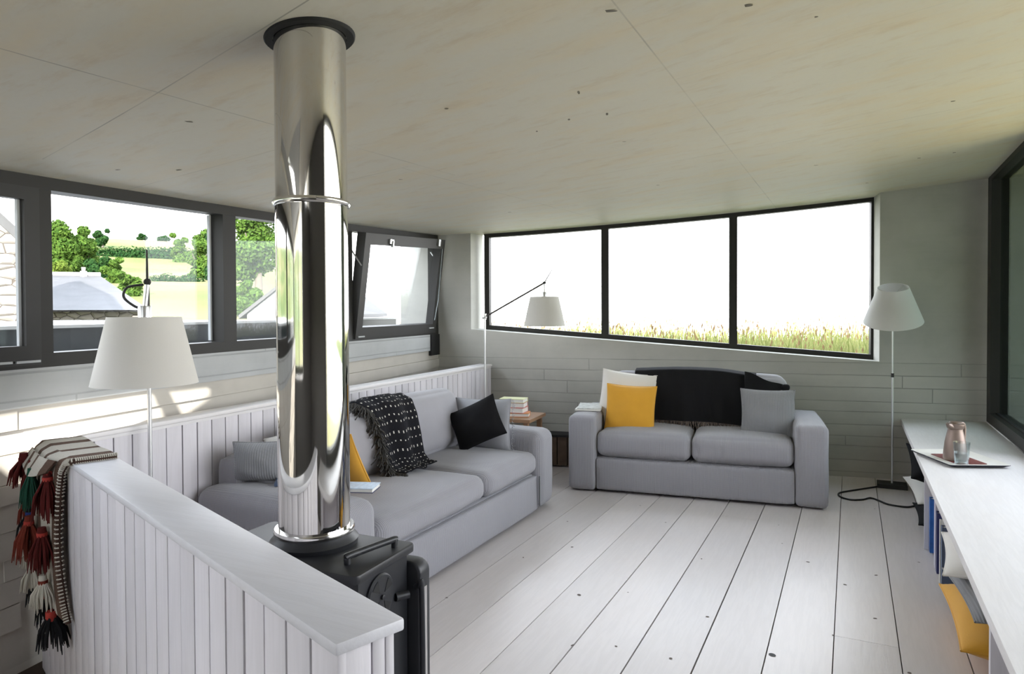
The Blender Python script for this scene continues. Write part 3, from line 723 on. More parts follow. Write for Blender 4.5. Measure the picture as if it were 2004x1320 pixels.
bm = bmesh.new(); slab(bm, [(-.24, .15), (.262, .15), (.262, ST - .045), (-.24, ST - .045)], .09, .142)
es = [e for e in bm.edges if abs(e.verts[0].co.y - e.verts[1].co.y) > .01]; bmesh.ops.bevel(bm, geom=es, offset=.03, segments=5, profile=.5, affect='EDGES'); recalc(bm); bevel(bm, .008, 3, 50)
dr = link('door', bm, M['iron'], st)
bm = bmesh.new(); box(bm, .255, .2655, .10, .118, .17, ST - .11); bevel(bm, .003, 2); link('glass_reflection', bm, M['chrome'], dr)['label'] = 'chrome strip for the floor reflection in the door glass'  # chrome strip stands in for the floor's reflection in the door glass
bm = bmesh.new(); tube(bm, smooth_path([(.255, .078, ST - .10), (.272, .07, ST - .095), (.279, .07, ST - .115), (.279, .07, .2), (.255, .078, .18)], 5), .007, 10); link('handle', bm, M['iron'], dr)
bm = bmesh.new(); tube(bm, [(.226, .03, ST - .115), (.245, .06, ST - .115)], .011, 12); link('hinge', bm, M['iron'], st)
# air wheel on the side: raised disc with slots
aw = link('air_wheel', lathe(bmesh.new(), [(0, .006), (.052, .006), (.056, .002), (.056, -.002), (0, -.002)], 40), M['iron'], st); aw.location = (.228, -.042, ST - .085); aw.rotation_euler = (0, PI / 2, 0)
bm = bmesh.new()
for k in range(4):
    a0 = k * PI / 2 + .35; a1 = a0 + .62
    pts = [(r * cos(a), r * sin(a)) for r, a in [(.014, (a0 + a1) / 2)] + [(.047, a0 + (a1 - a0) * q / 6) for q in range(7)]]
    prism(bm, pts, .0061, .0072)
link('slots', recalc(bm), M['iron2'], aw, False); link('knob', lathe(bmesh.new(), [(0, .014), (.006, .012), (.006, .006), (0, .006)], 16), M['iron'], aw)
bm = bmesh.new(); tube(bm, smooth_path([(.165, -.085, ST), (.165, -.085, ST + .016), (.168, -.078, ST + .02), (.20, .055, ST + .02), (.202, .062, ST + .016), (.202, .062, ST)], 5), .0085, 10)
link('lifting_bar', bm, M['iron'], st)
link('flue_collar', lathe(bmesh.new(), [(.05, 0), (.112, 0), (.114, .012), (.105, .022), (.1, .03), (.05, .03)], 48, (0, 0, 0)), M['iron'], st).location = (FX + 1.255, FY - 1.365, ST)

fl = thing('flue_pipe', 'tall polished stainless steel flue pipe from stove to ceiling', 'flue', (FX, FY, ST + .03))
zc = cz(FX, FY)
def ring(bm, z, r0, r1, h, seg=64): lathe(bm, [(r0, z), (r1 - .003, z), (r1, z + h * .3), (r1, z + h * .7), (r1 - .003, z + h), (r0, z + h)], seg, close=True)
link('lower_pipe', lathe(bmesh.new(), [(.089, .012), (.092, .014), (.092, .862)], 96), M['steel'], fl)
link('upper_pipe', lathe(bmesh.new(), [(.0912, .864), (.0912, zc - ST - .03 + .03)], 96), M['steel'], fl)
bm = bmesh.new(); ring(bm, 0, .06, .104, .016); link('base_ring', bm, M['ring'], fl)
bm = bmesh.new(); ring(bm, .855, .088, .099, .016); cb = link('locking_band', bm, M['ring'], fl)
bm = bmesh.new(); tube(bm, [(.075, -.066, .864), (.098, -.035, .863), (.104, .0, .861), (.101, .02, .860)], .006, 10); link('clasp', bm, M['ring'], cb)
bm = bmesh.new(); lathe(bm, [(.0925, zc - .005), (.112, zc - .005), (.115, zc - .002), (.117, zc + .02), (.0925, zc + .02)], 64, (0, 0, -ST - .03), close=True)
fg = link('ceiling_flange', bm, M['iron2'], fl)
for v in fg.data.vertices: v.co.z += .196 * v.co.x * .9 - .018 * FY * v.co.x - .018 * FX * v.co.y + .024 * FX * v.co.x

# ------------------------------------------------------------------ sofas
def sofa(name, label, loc, rz, w, d, aw_, ah, seat, base, backz, splits, backs, seed, top_r=.05, full=False):
    s = thing(name, label, 'sofa', loc, rz)
    iw = w / 2 - aw_
    link('base', softbox(2 * iw + .01, d - .10, base - .02, .02, (0, .006, 0), 14, .003, seed, (0, .03 - .03, base / 2 + .01)), M['sofa'], s)
    bmf = softbox(2 * iw - .004, .05, base - .03, .018, (0, .006, 0), 14, .003, seed + 3, (0, -d / 2 + .035, (base - .03) / 2 + .02)); link('front_panel', bmf, M['sofa'], s)
    for sg in (-1, 1): link('arm', softbox(aw_, d, ah - .012, top_r, (.006, .008, .012), 16, .004, seed + sg, (sg * (w / 2 - aw_ / 2), 0, (ah + .012) / 2)), M['sofa'], s)
    link('back', softbox(2 * iw + .08 if not full else w - .24, .17, backz - .03, .05, (0, .01, .012), 14, .004, seed + 9, (0, d / 2 - .085, (backz + .03) / 2)), M['sofa'], s)
    sp = [-iw] + splits + [iw]
    for k in range(len(sp) - 1):
        cx = (sp[k] + sp[k + 1]) / 2; cw = sp[k + 1] - sp[k]
        link('seat_cushion', softbox(cw - .006, d - .19, seat - base, .058, (.004, .02, .022), 18, .005, seed + 20 + k, (cx, -.085 - .0, (seat + base) / 2 + .004)), M['sofa'], s)
    for k, (x0, x1, zb, zt, y, tilt) in enumerate(backs):
        o = link('back_cushion', softbox(x1 - x0, .20, zt - zb, .085, (.004, .045, .012), 18, .008, seed + 40 + k), M['sofa_d'], s)
        o.location = ((x0 + x1) / 2, y, (zt + zb) / 2); o.rotation_euler = (rad(-tilt), 0, 0)
    for sg in (-1, 1):
        for q in (-1, 1): link('foot', BX(sg * (w / 2 - .1) - .03, sg * (w / 2 - .1) + .03, q * (d / 2 - .1) - .03, q * (d / 2 - .1) + .03, 0, .022, b=.003), M['black'], s)
    return s
s1 = sofa('long_sofa', 'long pale grey ribbed sofa along the panelled low wall', (-2.298, 3.285, 0), PI / 2, 2.23, .885, .252, .535, .408, .262, .66, [.145],
          [(-.70, .15, .40, .775, .245, 12), (.16, .85, .40, .81, .245, 12)], 1, .065, True)
bm = bmesh.new(); box(bm, .845, .857, -.452, -.44, .05, .25); link('pull_strap', bm, M['grey'], s1, False)['label'] = 'dark pull strap on the front'
a2 = math.atan(.133); n2 = Vector((-sin(a2), cos(a2), 0))
mid = Vector((-1.012, 4.881, 0)); s2loc = mid + n2 * .405
s2 = sofa('compact_sofa', 'compact pale grey two-seat sofa under the wide back window', s2loc, a2, 1.79, .81, .208, .565, .45, .262, .70, [.0],
          [(-.66, -.0, .44, .85, .20, 10), (.0, .665, .44, .845, .20, 10)], 4, .035)
S2 = Matrix.Rotation(a2, 4, 'Z'); S2.translation = s2loc                            # sofa 2 frame
def W2(p): return S2 @ Vector(p)
V2 = lambda v: (S2.to_3x3() @ Vector(v))

# cushions on the compact sofa
pillow('cushion', 'white cushion behind the mustard one on the compact sofa', W2((-.52, .0, .65)), V2((.98, .1, -.12)), V2((.06, .30, .93)), .43, .44, .13, M['white'], 'cushions on the compact sofa', 1)
pillow('cushion.001', 'mustard yellow cushion on the compact sofa, its left end', W2((-.47, -.135, .588)), V2((.99, .06, -.04)), V2((.02, .28, .95)), .38, .385, .13, M['yellow'], 'cushions on the compact sofa', 2)
pillow('cushion.002', 'plain mid-grey square cushion on the compact sofa, its right end', W2((.52, -.09, .593)), V2((.99, .05, -.01)), V2((.03, .27, .95)), .375, .36, .13, M['grey'], 'cushions on the compact sofa', 3)
# black throw over the back of the compact sofa
def th2(u, v):
    x = -.47 + .915 * u
    path = [(.36, .62), (.315, .78), (.27, .868), (.20, .888), (.12, .872), (.088, .80), (.058, .66), (.03, .50)]
    f = v * (len(path) - 1); i = min(int(f), len(path) - 2); t = f - i; t2 = t * t * (3 - 2 * t) * .5 + t * .5
    y = path[i][0] * (1 - t2) + path[i + 1][0] * t2; z = path[i][1] * (1 - t2) + path[i + 1][1] * t2
    z += .018 * sin(PI * min(1, u * 1.1)) * (1 if v < .8 else .3) - .010 - .02 * max(0, u - .72) * 3
    y += .008 * sin(u * 17 + v * 4) * v + .005 * sin(u * 41)
    return W2((x, y - .012, z))
t2 = link('throw', sheet(th2, 60, 36, .006), M['blackf']); tag(t2, 'black woollen throw hung over the back of the compact sofa', 'throw')
spots = [th2(k / 170, 1.0) for k in range(171)]
link('fringe', strands(spots, .06, .0026, .5, 3), M['fringe_b'], t2)['label'] = 'brown-grey fringe'
def fl2(u, v):
    x = .36 + .28 * u; zt = .885 - .105 * u; y = .085 - .02 * v + .05 * u * 0
    return W2((x, .075 - .035 * v + .012 * sin(u * 9) - .02, zt - v * (.15 - .12 * u) + .006 * sin(u * 8)))
link('folded_corner', sheet(fl2, 24, 10, .008), M['blackf'], t2)
bm = softbox(.06, .05, .05, .022, n=6, nz=.006); kn = link('bunched_end', bm, M['blackf'], t2); kn.matrix_world = Matrix.Translation(W2((.645, .04, .775)))
# newspapers on the left arm
nw = thing('newspaper_pile', 'folded newspapers on the left arm of the compact sofa', 'newspaper', W2((-.80, -.06, .578)), a2 + .08)
link('newspaper', BX(-.095, .10, -.17, .17, .0, .012, b=.002), M['paper'], nw); o = link('top_sheet', BX(-.09, .095, -.165, .15, .0125, .02, b=.002), M['print'], nw); o.rotation_euler = (0, 0, .07)

# on the long sofa (world x: back -2.67, front -1.85)
pillow('cushion.003', 'black oblong cushion tipped over at the far end of the long sofa', (-2.215, 3.93, .605), (.9, .05, .42), (-.35, .10, .93), .37, .27, .12, M['blackf'], 'cushions on the long sofa', 5)
gf = pillow('cushion.004', 'pale grey fringed cushion behind the black one', (-2.25, 4.075, .58), (1, .0, .03), (-.03, .10, 1), .43, .345, .10, M['greyl'], 'cushions on the long sofa', 6)
sp = [(.22 * 1.02, -.17 + .34 * k / 60, 0) for k in range(61)] + [(-.22 + .44 * k / 60, -.18, 0) for k in range(61)]
link('fringe', strands(sp, .018, .0015, .8, 5, (.6, -.3, 0)), M['greyl'], gf)
pillow('cushion.005', 'mustard cushion leaning beside the flue on the long sofa', (-2.39, 2.72, .585), (1, .06, -.04), (-.05, -.55, .83), .40, .42, .11, M['yellow'], 'cushions on the long sofa', 7)
pillow('cushion.006', 'white cushion at the near end of the long sofa', (-2.40, 2.53, .63), (.93, .0, .30), (-.34, -.15, .93), .40, .30, .10, M['white'], 'cushions on the long sofa', 8)
pillow('cushion.007', 'ribbed grey cushion standing on end by the near arm', (-2.52, 2.37, .638), (.86, .5, 0), (-.10, -.05, .99), .25, .19, .17, M['grey'], 'cushions on the long sofa', 9)
# dotted throw over the left back cushion
def th1(u, v):
    path = [(-2.73, .62), (-2.69, .74), (-2.64, .80), (-2.56, .815), (-2.475, .785), (-2.43, .70), (-2.395, .58), (-2.365, .47), (-2.32, .432), (-2.25, .43)]
    f = v * (len(path) - 1); i = min(int(f), len(path) - 2); t = f - i; t = t * t * (3 - 2 * t) * .5 + t * .5
    xx = path[i][0] * (1 - t) + path[i + 1][0] * t; z = path[i][1] * (1 - t) + path[i + 1][1] * t
    y = 3.06 + .52 * u + v * (.08 - .20 * u)
    z += .022 * sin(PI * u) * (1 - v) + .004 * sin(u * 21)
    xx += .015 * sin(u * 13 + 1) * min(1, v * 1.5) + .02 * sin(PI * u)
    return (xx + .012, y, z + .012)
t1 = link('throw.001', sheet(th1, 48, 60, .006), M['dots']); tag(t1, 'black throw with white dots over the long sofa back', 'throw')
sp = []
for k in range(260):
    sp.append(Vector(th1(0.0, .25 + .75 * k / 259)) + Vector((.006, 0, 0)))
bm = strands(sp, .085, .0032, .55, 8, (.25, -.42, -.62)); bm2 = strands(sp[::2], .06, .003, .6, 9, (.35, .15, -.7))
me = bpy.data.meshes.new('x'); bm2.to_mesh(me); bm2.free(); bm.from_mesh(me); bpy.data.meshes.remove(me)
link('fringe', bm, M['char'], t1)['label'] = 'shaggy grey fringe'
# near arm: spectacles case / remote and booklet
rc = thing('remote_control', 'dark remote control on the near arm of the long sofa', 'remote control', (-2.40, 2.385, .549), -.9)
link('body', BX(-.085, .085, -.022, .022, 0, .016, b=.006, seg=3), M['slate_c'], rc)
bm = bmesh.new()
for k in range(5):
    for q in (-1, 1): box(bm, -.06 + k * .024, -.048 + k * .024, q * .009 - .005, q * .009 + .005, .0162, .018)
link('buttons', bm, M['gasket'], rc, False)
bk = thing('booklet', 'blue and white booklet on the near arm, right of flue', 'booklet', (-1.985, 2.43, .550), .35)
link('pages', BX(-.085, .085, -.055, .055, .0015, .016, b=.001), M['paper'], bk); link('cover', BX(-.088, .088, -.058, .058, .0162, .019, b=.001), M['photo'], bk); link('back_cover', BX(-.088, .088, -.058, .058, -.001, .0012, b=.0005), M['navy'], bk)

# small table beyond the long sofa with books and a tumbler
tb = thing('side_table', 'small oak side table in the corner beyond the long sofa', 'table', (-2.46, 4.86, 0), .1)
link('tabletop', BX(-.26, .26, -.2, .2, .495, .52, b=.004), M['wood'], tb)
for sx in (-.22, .22):
    for sy in (-.16, .16): link('leg', BX(sx - .018, sx + .018, sy - .018, sy + .018, 0, .495, b=.003), M['wood'], tb)
cr = thing('wooden_crate', 'low dark slatted crate against the back wall between the sofas', 'crate', (-2.37, 5.51, 0), .19)
bm = bmesh.new()
for k in range(6): box(bm, -.27 + k * .09, -.27 + k * .09 + .082, -.09, .075, .012, .26)
bevel(bm, .003, 1); link('slats', bm, M['darkwood'], cr); link('lid', BX(-.285, .285, -.1, .08, .26, .278, b=.003), M['black'], cr)
def book(name, label, loc, rz, w, d, h, cover, group):
    b = thing(name, label, 'book', loc, rz, group)
    link('pages', BX(-w / 2 + .004, w / 2 - .004, -d / 2 + .004, d / 2 - .002, .004, h - .004, b=.001), M['paper'], b)
    bm = bmesh.new(); box(bm, -w / 2, w / 2, -d / 2, d / 2, 0, .0035); box(bm, -w / 2, w / 2, -d / 2, d / 2, h - .0035, h); box(bm, -w / 2, w / 2, d / 2 - .003, d / 2, 0, h); bevel(bm, .0008, 1)
    link('cover', bm, cover, b); return b
gb = 'books stacked on the side table'
for k, (nm, lb, h, c, dx, rz) in enumerate((('book', 'orange book at the bottom of the side table stack', .03, M['orange'], .03, .35), ('book.001', 'thick book with pink covers, second from bottom of stack', .042, M['pink'], 0, .12), ('book.002', 'book with red covers, second from top of stack', .038, M['pink'], .0, .22), ('book.003', 'pale green book on top of the side table stack', .03, M['lime'], .0, .18))):
    z0 = .52 + sum((.03, .042, .038)[:k]); book(nm, lb, (-2.39 + dx, 4.84, z0), rz, .20, .14, h, c, gb)
def tumbler(name, label, loc, r, h, water=.5, group=None):
    g = thing(name, label, 'glass', loc, 0, group)
    link('wall', lathe(bmesh.new(), [(0, .0), (r * .82, 0), (r, h), (r - .003, h), (r * .82 - .003, .008), (0, .008)], 32), M['tumbler'], g)
    if water: link('water', lathe(bmesh.new(), [(0, .009), (r * .82 - .004, .009), (r * .82 + (r * .18) * water - .004, h * water), (0, h * water)], 32), M['water'], g)
    return g
tumbler('tumbler', 'clear glass tumbler on the side table beside the books', (-2.60, 4.93, .52), .036, .10, 0)

# ------------------------------------------------------------------ lamps
def reach_lamp(name, label, base, elbow_h, joint, shade_c, tail, drop_top):
    """floor lamp: disc base, pole, slanting arm, drum shade hung from its end"""
    t = thing(name, label, 'lamp', base); o = Vector(base)
    link('base', lathe(bmesh.new(), [(0, 0), (.115, 0), (.118, .006), (.112, .014), (.02, .018), (0, .018)], 40), M['alu'], t)
    link('pole', tube(bmesh.new(), [(0, 0, .015), (0, 0, elbow_h)], .0085, 14), M['alu'], t)
    j = Vector(joint) - o; s = Vector(shade_c) - o; e = Vector((0, 0, elbow_h))
    bm = bmesh.new(); tube(bm, [e + Vector((0, 0, -.02)), e + Vector((0, 0, .03))], .014, 14); d = (j - e).normalized(); bmesh.ops.create_uvsphere(bm, u_segments=14, v_segments=8, radius=.018, matrix=Matrix.Translation(e)); link('elbow_joint', bm, M['alu'], t)
    link('arm', tube(bmesh.new(), [e - d * .02, j], .0075, 12), M['arm'], t)
    bm = bmesh.new(); bmesh.ops.create_uvsphere(bm, u_segments=14, v_segments=8, radius=.013, matrix=Matrix.Translation(j)); tube(bm, [j + Vector((-.012, .01, 0)), j + Vector((.012, -.01, 0))], .009, 12); link('end_joint', bm, M['frame_in'], t)
    tl = Vector(tail) - o; link('counter_rod', tube(bmesh.new(), [j, j + (tl - j) * .5, tl], [.0045, .004, .003], 8), M['frame_in'], t)
    link('hanger', tube(bmesh.new(), [j, Vector((s.x, s.y, drop_top + .03)) - Vector((0, 0, o.z))], .008, 12), M['alu'], t)
    link('socket', lathe(bmesh.new(), [(0, .04), (.02, .04), (.022, .036), (.022, -.03), (0, -.03)], 20, (s.x, s.y, drop_top)), M['alu'], t)
    zb = s.z; rt, rb = .120, .174
    sh = link('lamp_shade', lathe(bmesh.new(), [(rb, zb), (rt, drop_top), (rt - .003, drop_top), (rb - .003, zb)], 64, (s.x, s.y, 0), close=True), M['shade'], t)
    bm = bmesh.new()
    for k in range(3): a = k * 2 * PI / 3 + .4; tube(bm, [(s.x, s.y, drop_top - .015), (s.x + rt * cos(a) * .99, s.y + rt * sin(a) * .99, drop_top - .006)], .002, 6)
    link('spider', bm, M['alu'], sh)
    bm = bmesh.new(); bmesh.ops.create_uvsphere(bm, u_segments=16, v_segments=10, radius=.03, matrix=Matrix.Translation((s.x, s.y, drop_top - .1))); tube(bm, [(s.x, s.y, drop_top - .02), (s.x, s.y, drop_top - .08)], .014, 12); link('bulb', bm, M['shade_w'], sh)
    return t, s, j
L1b = (-2.665, 1.905, 0)
lp, s, j = reach_lamp('floor_lamp', 'large cream drum-shade floor lamp behind the parapet, left of flue', L1b, 1.30, (-2.262, 1.615, 1.46), (-2.266, 1.606, 1.094), (-2.262, 1.615, 1.575), 1.334)
bm = tube(bmesh.new(), smooth_path([(s.x - .005, s.y, 1.45), (s.x - .05, s.y - .03, 1.44), (s.x - .062, s.y - .035, 1.405), (s.x - .03, s.y - .015, 1.372), (s.x + .0, s.y, 1.365)], 8), .0045, 8); link('cord', bm, M['cable'], lp)
L2b = (-2.80, 5.12, 0)
el = Vector(L2b) + Vector((.896, .444, 0)) * .505 + Vector((.444, -.896, 0)) * .1
reach_lamp('floor_lamp.001', 'floor lamp with slanting arm and cream shade before the back window', L2b, 1.298, (el.x, el.y, 1.585), (el.x, el.y, 1.222), (el.x + .06, el.y + .03, 1.70), 1.468)

# slender lamp in the right corner, shade tipped towards the room
l3 = thing('floor_lamp.002', 'slender floor lamp with white cone shade in the right corner', 'lamp', (.285, 5.90, 0))
link('base', BX(-.10, .10, -.07, .07, .0, .03, b=.008, seg=3), M['frame'], l3)
link('pole', tube(bmesh.new(), [(0, 0, .02), (0, 0, .86)], .0075, 12), M['alu'], l3); link('upper_pole', tube(bmesh.new(), [(0, 0, .82), (0, 0, 1.45)], .005, 12), M['alu'], l3)
link('height_collar', tube(bmesh.new(), [(0, 0, .835), (0, 0, .865)], .0105, 12), M['frame_in'], l3)
sh = link('lamp_shade', lathe(bmesh.new(), [(.203, -.135), (.105, .135), (.1025, .135), (.2005, -.135)], 72, close=True), M['shade_w'], l3)
sh.location = (.0, -.03, 1.385); ax = Vector((-.05, -1, 0)); sh.rotation_euler = (rad(20), 0, rad(-3))
bm = bmesh.new()
for k in range(3): a = k * 2 * PI / 3 + .9; tube(bm, [(0, 0, .07), (.107 * cos(a), .107 * sin(a), .125)], .002, 6)
tube(bm, [(0, 0, -.04), (0, 0, .075)], .012, 12); link('spider', bm, M['alu'], sh)
bm = bmesh.new(); bmesh.ops.create_uvsphere(bm, u_segments=16, v_segments=10, radius=.03, matrix=Matrix.Translation((0, 0, -.06))); link('bulb', bm, M['shade_w'], sh)
pts = [(.21, 5.86, .008), (.15, 5.80, .006), (0, 5.62, .006), (-.07, 5.52, .006), (-.065, 5.42, .006), (.0, 5.36, .006), (.08, 5.40, .006), (.13, 5.47, .006), (.18, 5.42, .006), (.24, 5.34, .006), (.34, 5.32, .006), (.40, 5.38, .006), (.50, 5.5, .006)]
link('cord', tube(bmesh.new(), smooth_path([(p[0] - .285, p[1] - 5.9, p[2]) for p in pts], 8), .006, 8), M['cable'], l3)['label'] = 'black flex looping over the floor'

# ------------------------------------------------------------------ bench and what is on and under it
bn = thing('window_bench', 'long whitewashed bench shelf under the right window', 'bench', (.63, 3.2, 0))
def rb(p): return (p[0] - .63, p[1] - 3.2)
bm = bmesh.new(); prism(bm, [rb(p) for p in ((.352, .2), (.93, .2), (.93, wb(.93) - .003), (.358, wb(.358) - .003))], .446, .484); recalc(bm); bevel(bm, .003, 2); link('top', bm, M['bench'], bn)
for y in (4.46, 2.44, .7): link('divider', BX(.375 - .63, .915 - .63, y - 3.2 - .014, y - 3.2 + .014, 0, .446, b=.002), M['wood_z'], bn)
link('back_panel', BX(.905 - .63, .93 - .63, .2 - 3.2, 6.2 - 3.2, 0, .446, b=.002), M['wood_z'], bn)
# tray, jug, glass
ta = math.atan2(-.392, .165); tc = Vector((.553, 4.619, .4845))
tr = thing('serving_tray', 'white rectangular tray with red lining on the bench', 'tray', tc, ta)
bm = bmesh.new()
def rr(hx, hy, z, r=.02, n=4): return [(sx * (hx - r) + r * cos(a), sy * (hy - r) + r * sin(a), z) for sx, sy, a0 in ((1, 1, 0), (-1, 1, PI / 2), (-1, -1, PI), (1, -1, 1.5 * PI)) for a in [a0 + PI / 2 * k / n for k in range(n + 1)]]
loops = [rr(.165, .115, .0), rr(.185, .135, .001), rr(.212, .16, .016), rr(.212, .16, .020), rr(.183, .133, .007), rr(.16, .11, .006)]
rings = [[bm.verts.new(p) for p in l] for l in loops]
for a, b in zip(rings, rings[1:]):
    for k in range(len(a)): bm.faces.new((a[k], a[(k + 1) % len(a)], b[(k + 1) % len(a)], b[k]))
bm.faces.new(rings[0][::-1]); bm.faces.new(rings[-1]); recalc(bm)
link('dish', bm, M['tray'], tr)
bm = bmesh.new(); pr = [bm.verts.new(p) for p in rr(.138, .085, .0064)]; bm.faces.new(pr); r_ = bmesh.ops.extrude_face_region(bm, geom=bm.faces[:]); [setattr(v.co, 'z', .0078) for v in r_['geom'] if isinstance(v, bmesh.types.BMVert)]; link('lining', recalc(bm), M['mat_red'], tr, False)['label'] = 'red and black patterned lining'
bm = bmesh.new(); lo = [rr(.196, .145, .0045), rr(.2135, .1615, .0155), rr(.2135, .1615, .018), rr(.19, .139, .0025)]; rg = [[bm.verts.new(p) for p in l] for l in lo]
for a, b in zip(rg, rg[1:]):
    for k in range(len(a)): bm.faces.new((a[k], a[(k + 1) % len(a)], b[(k + 1) % len(a)], b[k]))
link('dark_edge', recalc(bm), M['trayrim'], tr)
jg = thing('vacuum_jug', 'rose-brown metal vacuum jug on the tray', 'jug', (.535, 4.585, .4925), .9)
link('body', lathe(bmesh.new(), [(0, 0), (.056, 0), (.060, .006), (.060, .02), (.058, .05), (.052, .10), (.043, .145), (.037, .17), (.037, .178)], 48), M['copper'], jg)
link('collar', lathe(bmesh.new(), [(.037, .176), (.042, .182), (.046, .198), (.046, .206), (.041, .208), (0, .208)], 48), M['copper'], jg)
bm = bmesh.new(); tube(bm, [(-.035, 0, .192), (-.052, 0, .198), (-.064, 0, .207)], [.02, .014, .006], 12); link('spout', bm, M['copper'], jg)
link('lid', lathe(bmesh.new(), [(0, .218), (.028, .216), (.034, .208), (0, .208)], 32), M['darkwood'], jg)
link('handle', tube(bmesh.new(), smooth_path([(.038, 0, .20), (.066, 0, .203), (.082, 0, .18), (.080, 0, .12), (.066, 0, .07), (.054, 0, .055)], 8), [.009] * 41, 12), M['copper'], jg)
tumbler('tumbler.001', 'glass tumbler half full of water, in front of the jug', (.552, 4.475, .4925), .041, .12, .5)

# things stored under the bench
gu = 'cushions stored under the bench'
pillow('cushion.008', 'black cushion at the far end under the bench, upper', (.60, 5.36, .27), (1, .1, -.22), (.1, .85, .32), .50, .42, .13, M['blackf'], gu, 11)
pillow('cushion.009', 'white cushion sandwiched between two black ones under the bench', (.59, 5.30, .155), (1, .12, .08), (0, 1, .18), .46, .44, .12, M['white'], gu, 12)
pillow('cushion.010', 'black cushion lowest at the far end under the bench', (.60, 4.95, .07), (1, 0, .02), (0, 1, .05), .46, .44, .12, M['blackf'], gu, 13)
pillow('cushion.011', 'white cushion near the books under the bench', (.605, 3.42, .325), (1, -.10, .10), (0, 1, .06), .50, .50, .12, M['white'], gu, 14)
pillow('cushion.012', 'grey cushion between white and mustard ones under the bench', (.61, 3.20, .235), (1, .1, .03), (0, 1, .04), .46, .50, .11, M['grey'], gu, 15)
pillow('cushion.013', 'mustard cushion lowest on the floor under the bench', (.60, 3.28, .095), (1, .0, -.02), (0, 1, .0), .47, .68, .18, M['yellow'], gu, 16)
gk = 'upright books under the bench'
for nm, lb, y, w, h, d, c in (('book.004', 'bright blue upright book beside the bench divider', 4.415, .05, .30, .24, M['blue']), ('book.005', 'navy upright book between mauve and slate ones', 4.08, .05, .31, .24, M['navy']), ('book.006', 'pale mauve tall upright book under the bench', 4.16, .06, .345, .25, M['mauve']), ('book.007', 'slate blue upright book nearest the white cushion', 3.86, .045, .30, .24, M['slate_c']), ('book.008', 'narrow white upright book next to the slate one', 3.94, .02, .31, .25, M['paper'])):
    b = thing(nm, lb, 'book', (.40, y, 0), 0, gk)
    link('pages', BX(.006, d - .004, -w / 2 + .004, w / 2 - .004, .004, h - .005, b=.001), M['paper'], b)
    bm = bmesh.new(); box(bm, 0, d, -w / 2, -w / 2 + .003, 0, h); box(bm, 0, d, w / 2 - .003, w / 2, 0, h); box(bm, -.003, .001, -w / 2, w / 2, 0, h); bevel(bm, .001, 1); link('cover', bm, c, b)
bg = thing('leather_bag', 'brown leather bag on the floor at the near end under the bench', 'bag', (.60, 2.72, 0))
link('body', softbox(.34, .16, .13, .06, (.01, .02, .02), 12, .008, 3, (0, 0, .066)), M['brown'], bg)
link('handle', tube(bmesh.new(), smooth_path([(-.08, -.02, .125), (-.06, -.03, .165), (0, -.03, .178), (.06, -.03, .165), (.08, -.02, .125)], 6), .009, 10), M['brown'], bg)

# ------------------------------------------------------------------ woven strip over the parapet corner
KT = thing('woven_throw', 'striped woven strip with tassels draped over the parapet corner', 'throw', (-2.42, 1.42, ZC))
o = KT.location
def kp(u, v):
    """u across (0 far side .. 1 near side), v from the room edge of the cap over the top and down the stair face"""
    if v < .28:
        k = v / .28; along = 2.15 + (1.66 - 2.15) * u
        p = Vector((-.669, .767, 0)) + tdir * along - tn * (.124 * (1 - k)); p.z = ZC + .005 + .003 * sin(u * 9)
    else:
        k = (v - .28) / .72; m_ = min(1, k * 5)
        prof = [(0, 0), (.008, -.010), (.014, -.05), (.017, -.12), (.019, -.22), (.020, -.32), (.018, -.41), (.016, -.48), (.014, -.53)]
        f = k * (len(prof) - 1); i = min(int(f), len(prof) - 2); t = f - i
        e = prof[i][0] * (1 - t) + prof[i + 1][0] * t; dz = (prof[i][1] * (1 - t) + prof[i + 1][1] * t) * (.74 + .26 * u)
        l0, l1 = 2.15 + (2.05 - 2.15) * m_ - .16 * max(0, k - .6), 1.66 + .06 * m_ + .05 * sin(PI * k) - .06 * max(0, k - .6)
        e += (.030 * (1 - u) + .016 * sin(u * PI) + .004 * sin(u * 11 + k * 5)) * m_
        p = Vector((-.669, .767, 0)) + tdir * (l0 + (l1 - l0) * u) + tn * e; p.z = ZC + .005 + dz
    return p - o
link('woven_strip', sheet(kp, 34, 64, .006), M['weave'], KT)
# blanket-stitched border along the near edge and hem
bm = bmesh.new(); tube(bm, [kp(1, k / 90) for k in range(91)], .009, 8); tube(bm, [kp(0, k / 90) for k in range(91)], .006, 6); link('border', bm, M['w_brown'], KT)
bm = bmesh.new()
for k in range(72):
    v = k / 72; c = kp(1, v); a = (kp(1, min(1, v + .006)) - kp(1, max(0, v - .006))).normalized(); sd = Vector(kp(.96, v)) - c; sd = (sd - a * sd.dot(a)).normalized(); up_ = a.cross(sd)
    tube(bm, [c + sd * .012 + up_ * .002, c + sd * .006 + up_ * .0095 , c - sd * .004 + up_ * .011, c - sd * .010 + up_ * .004], .0024, 5)
    tube(bm, [c + sd * .012 - up_ * .002, c + sd * .006 - up_ * .0095, c - sd * .004 - up_ * .011, c - sd * .010 - up_ * .004], .0024, 5)
link('stitching', bm, M['w_cream'], KT)
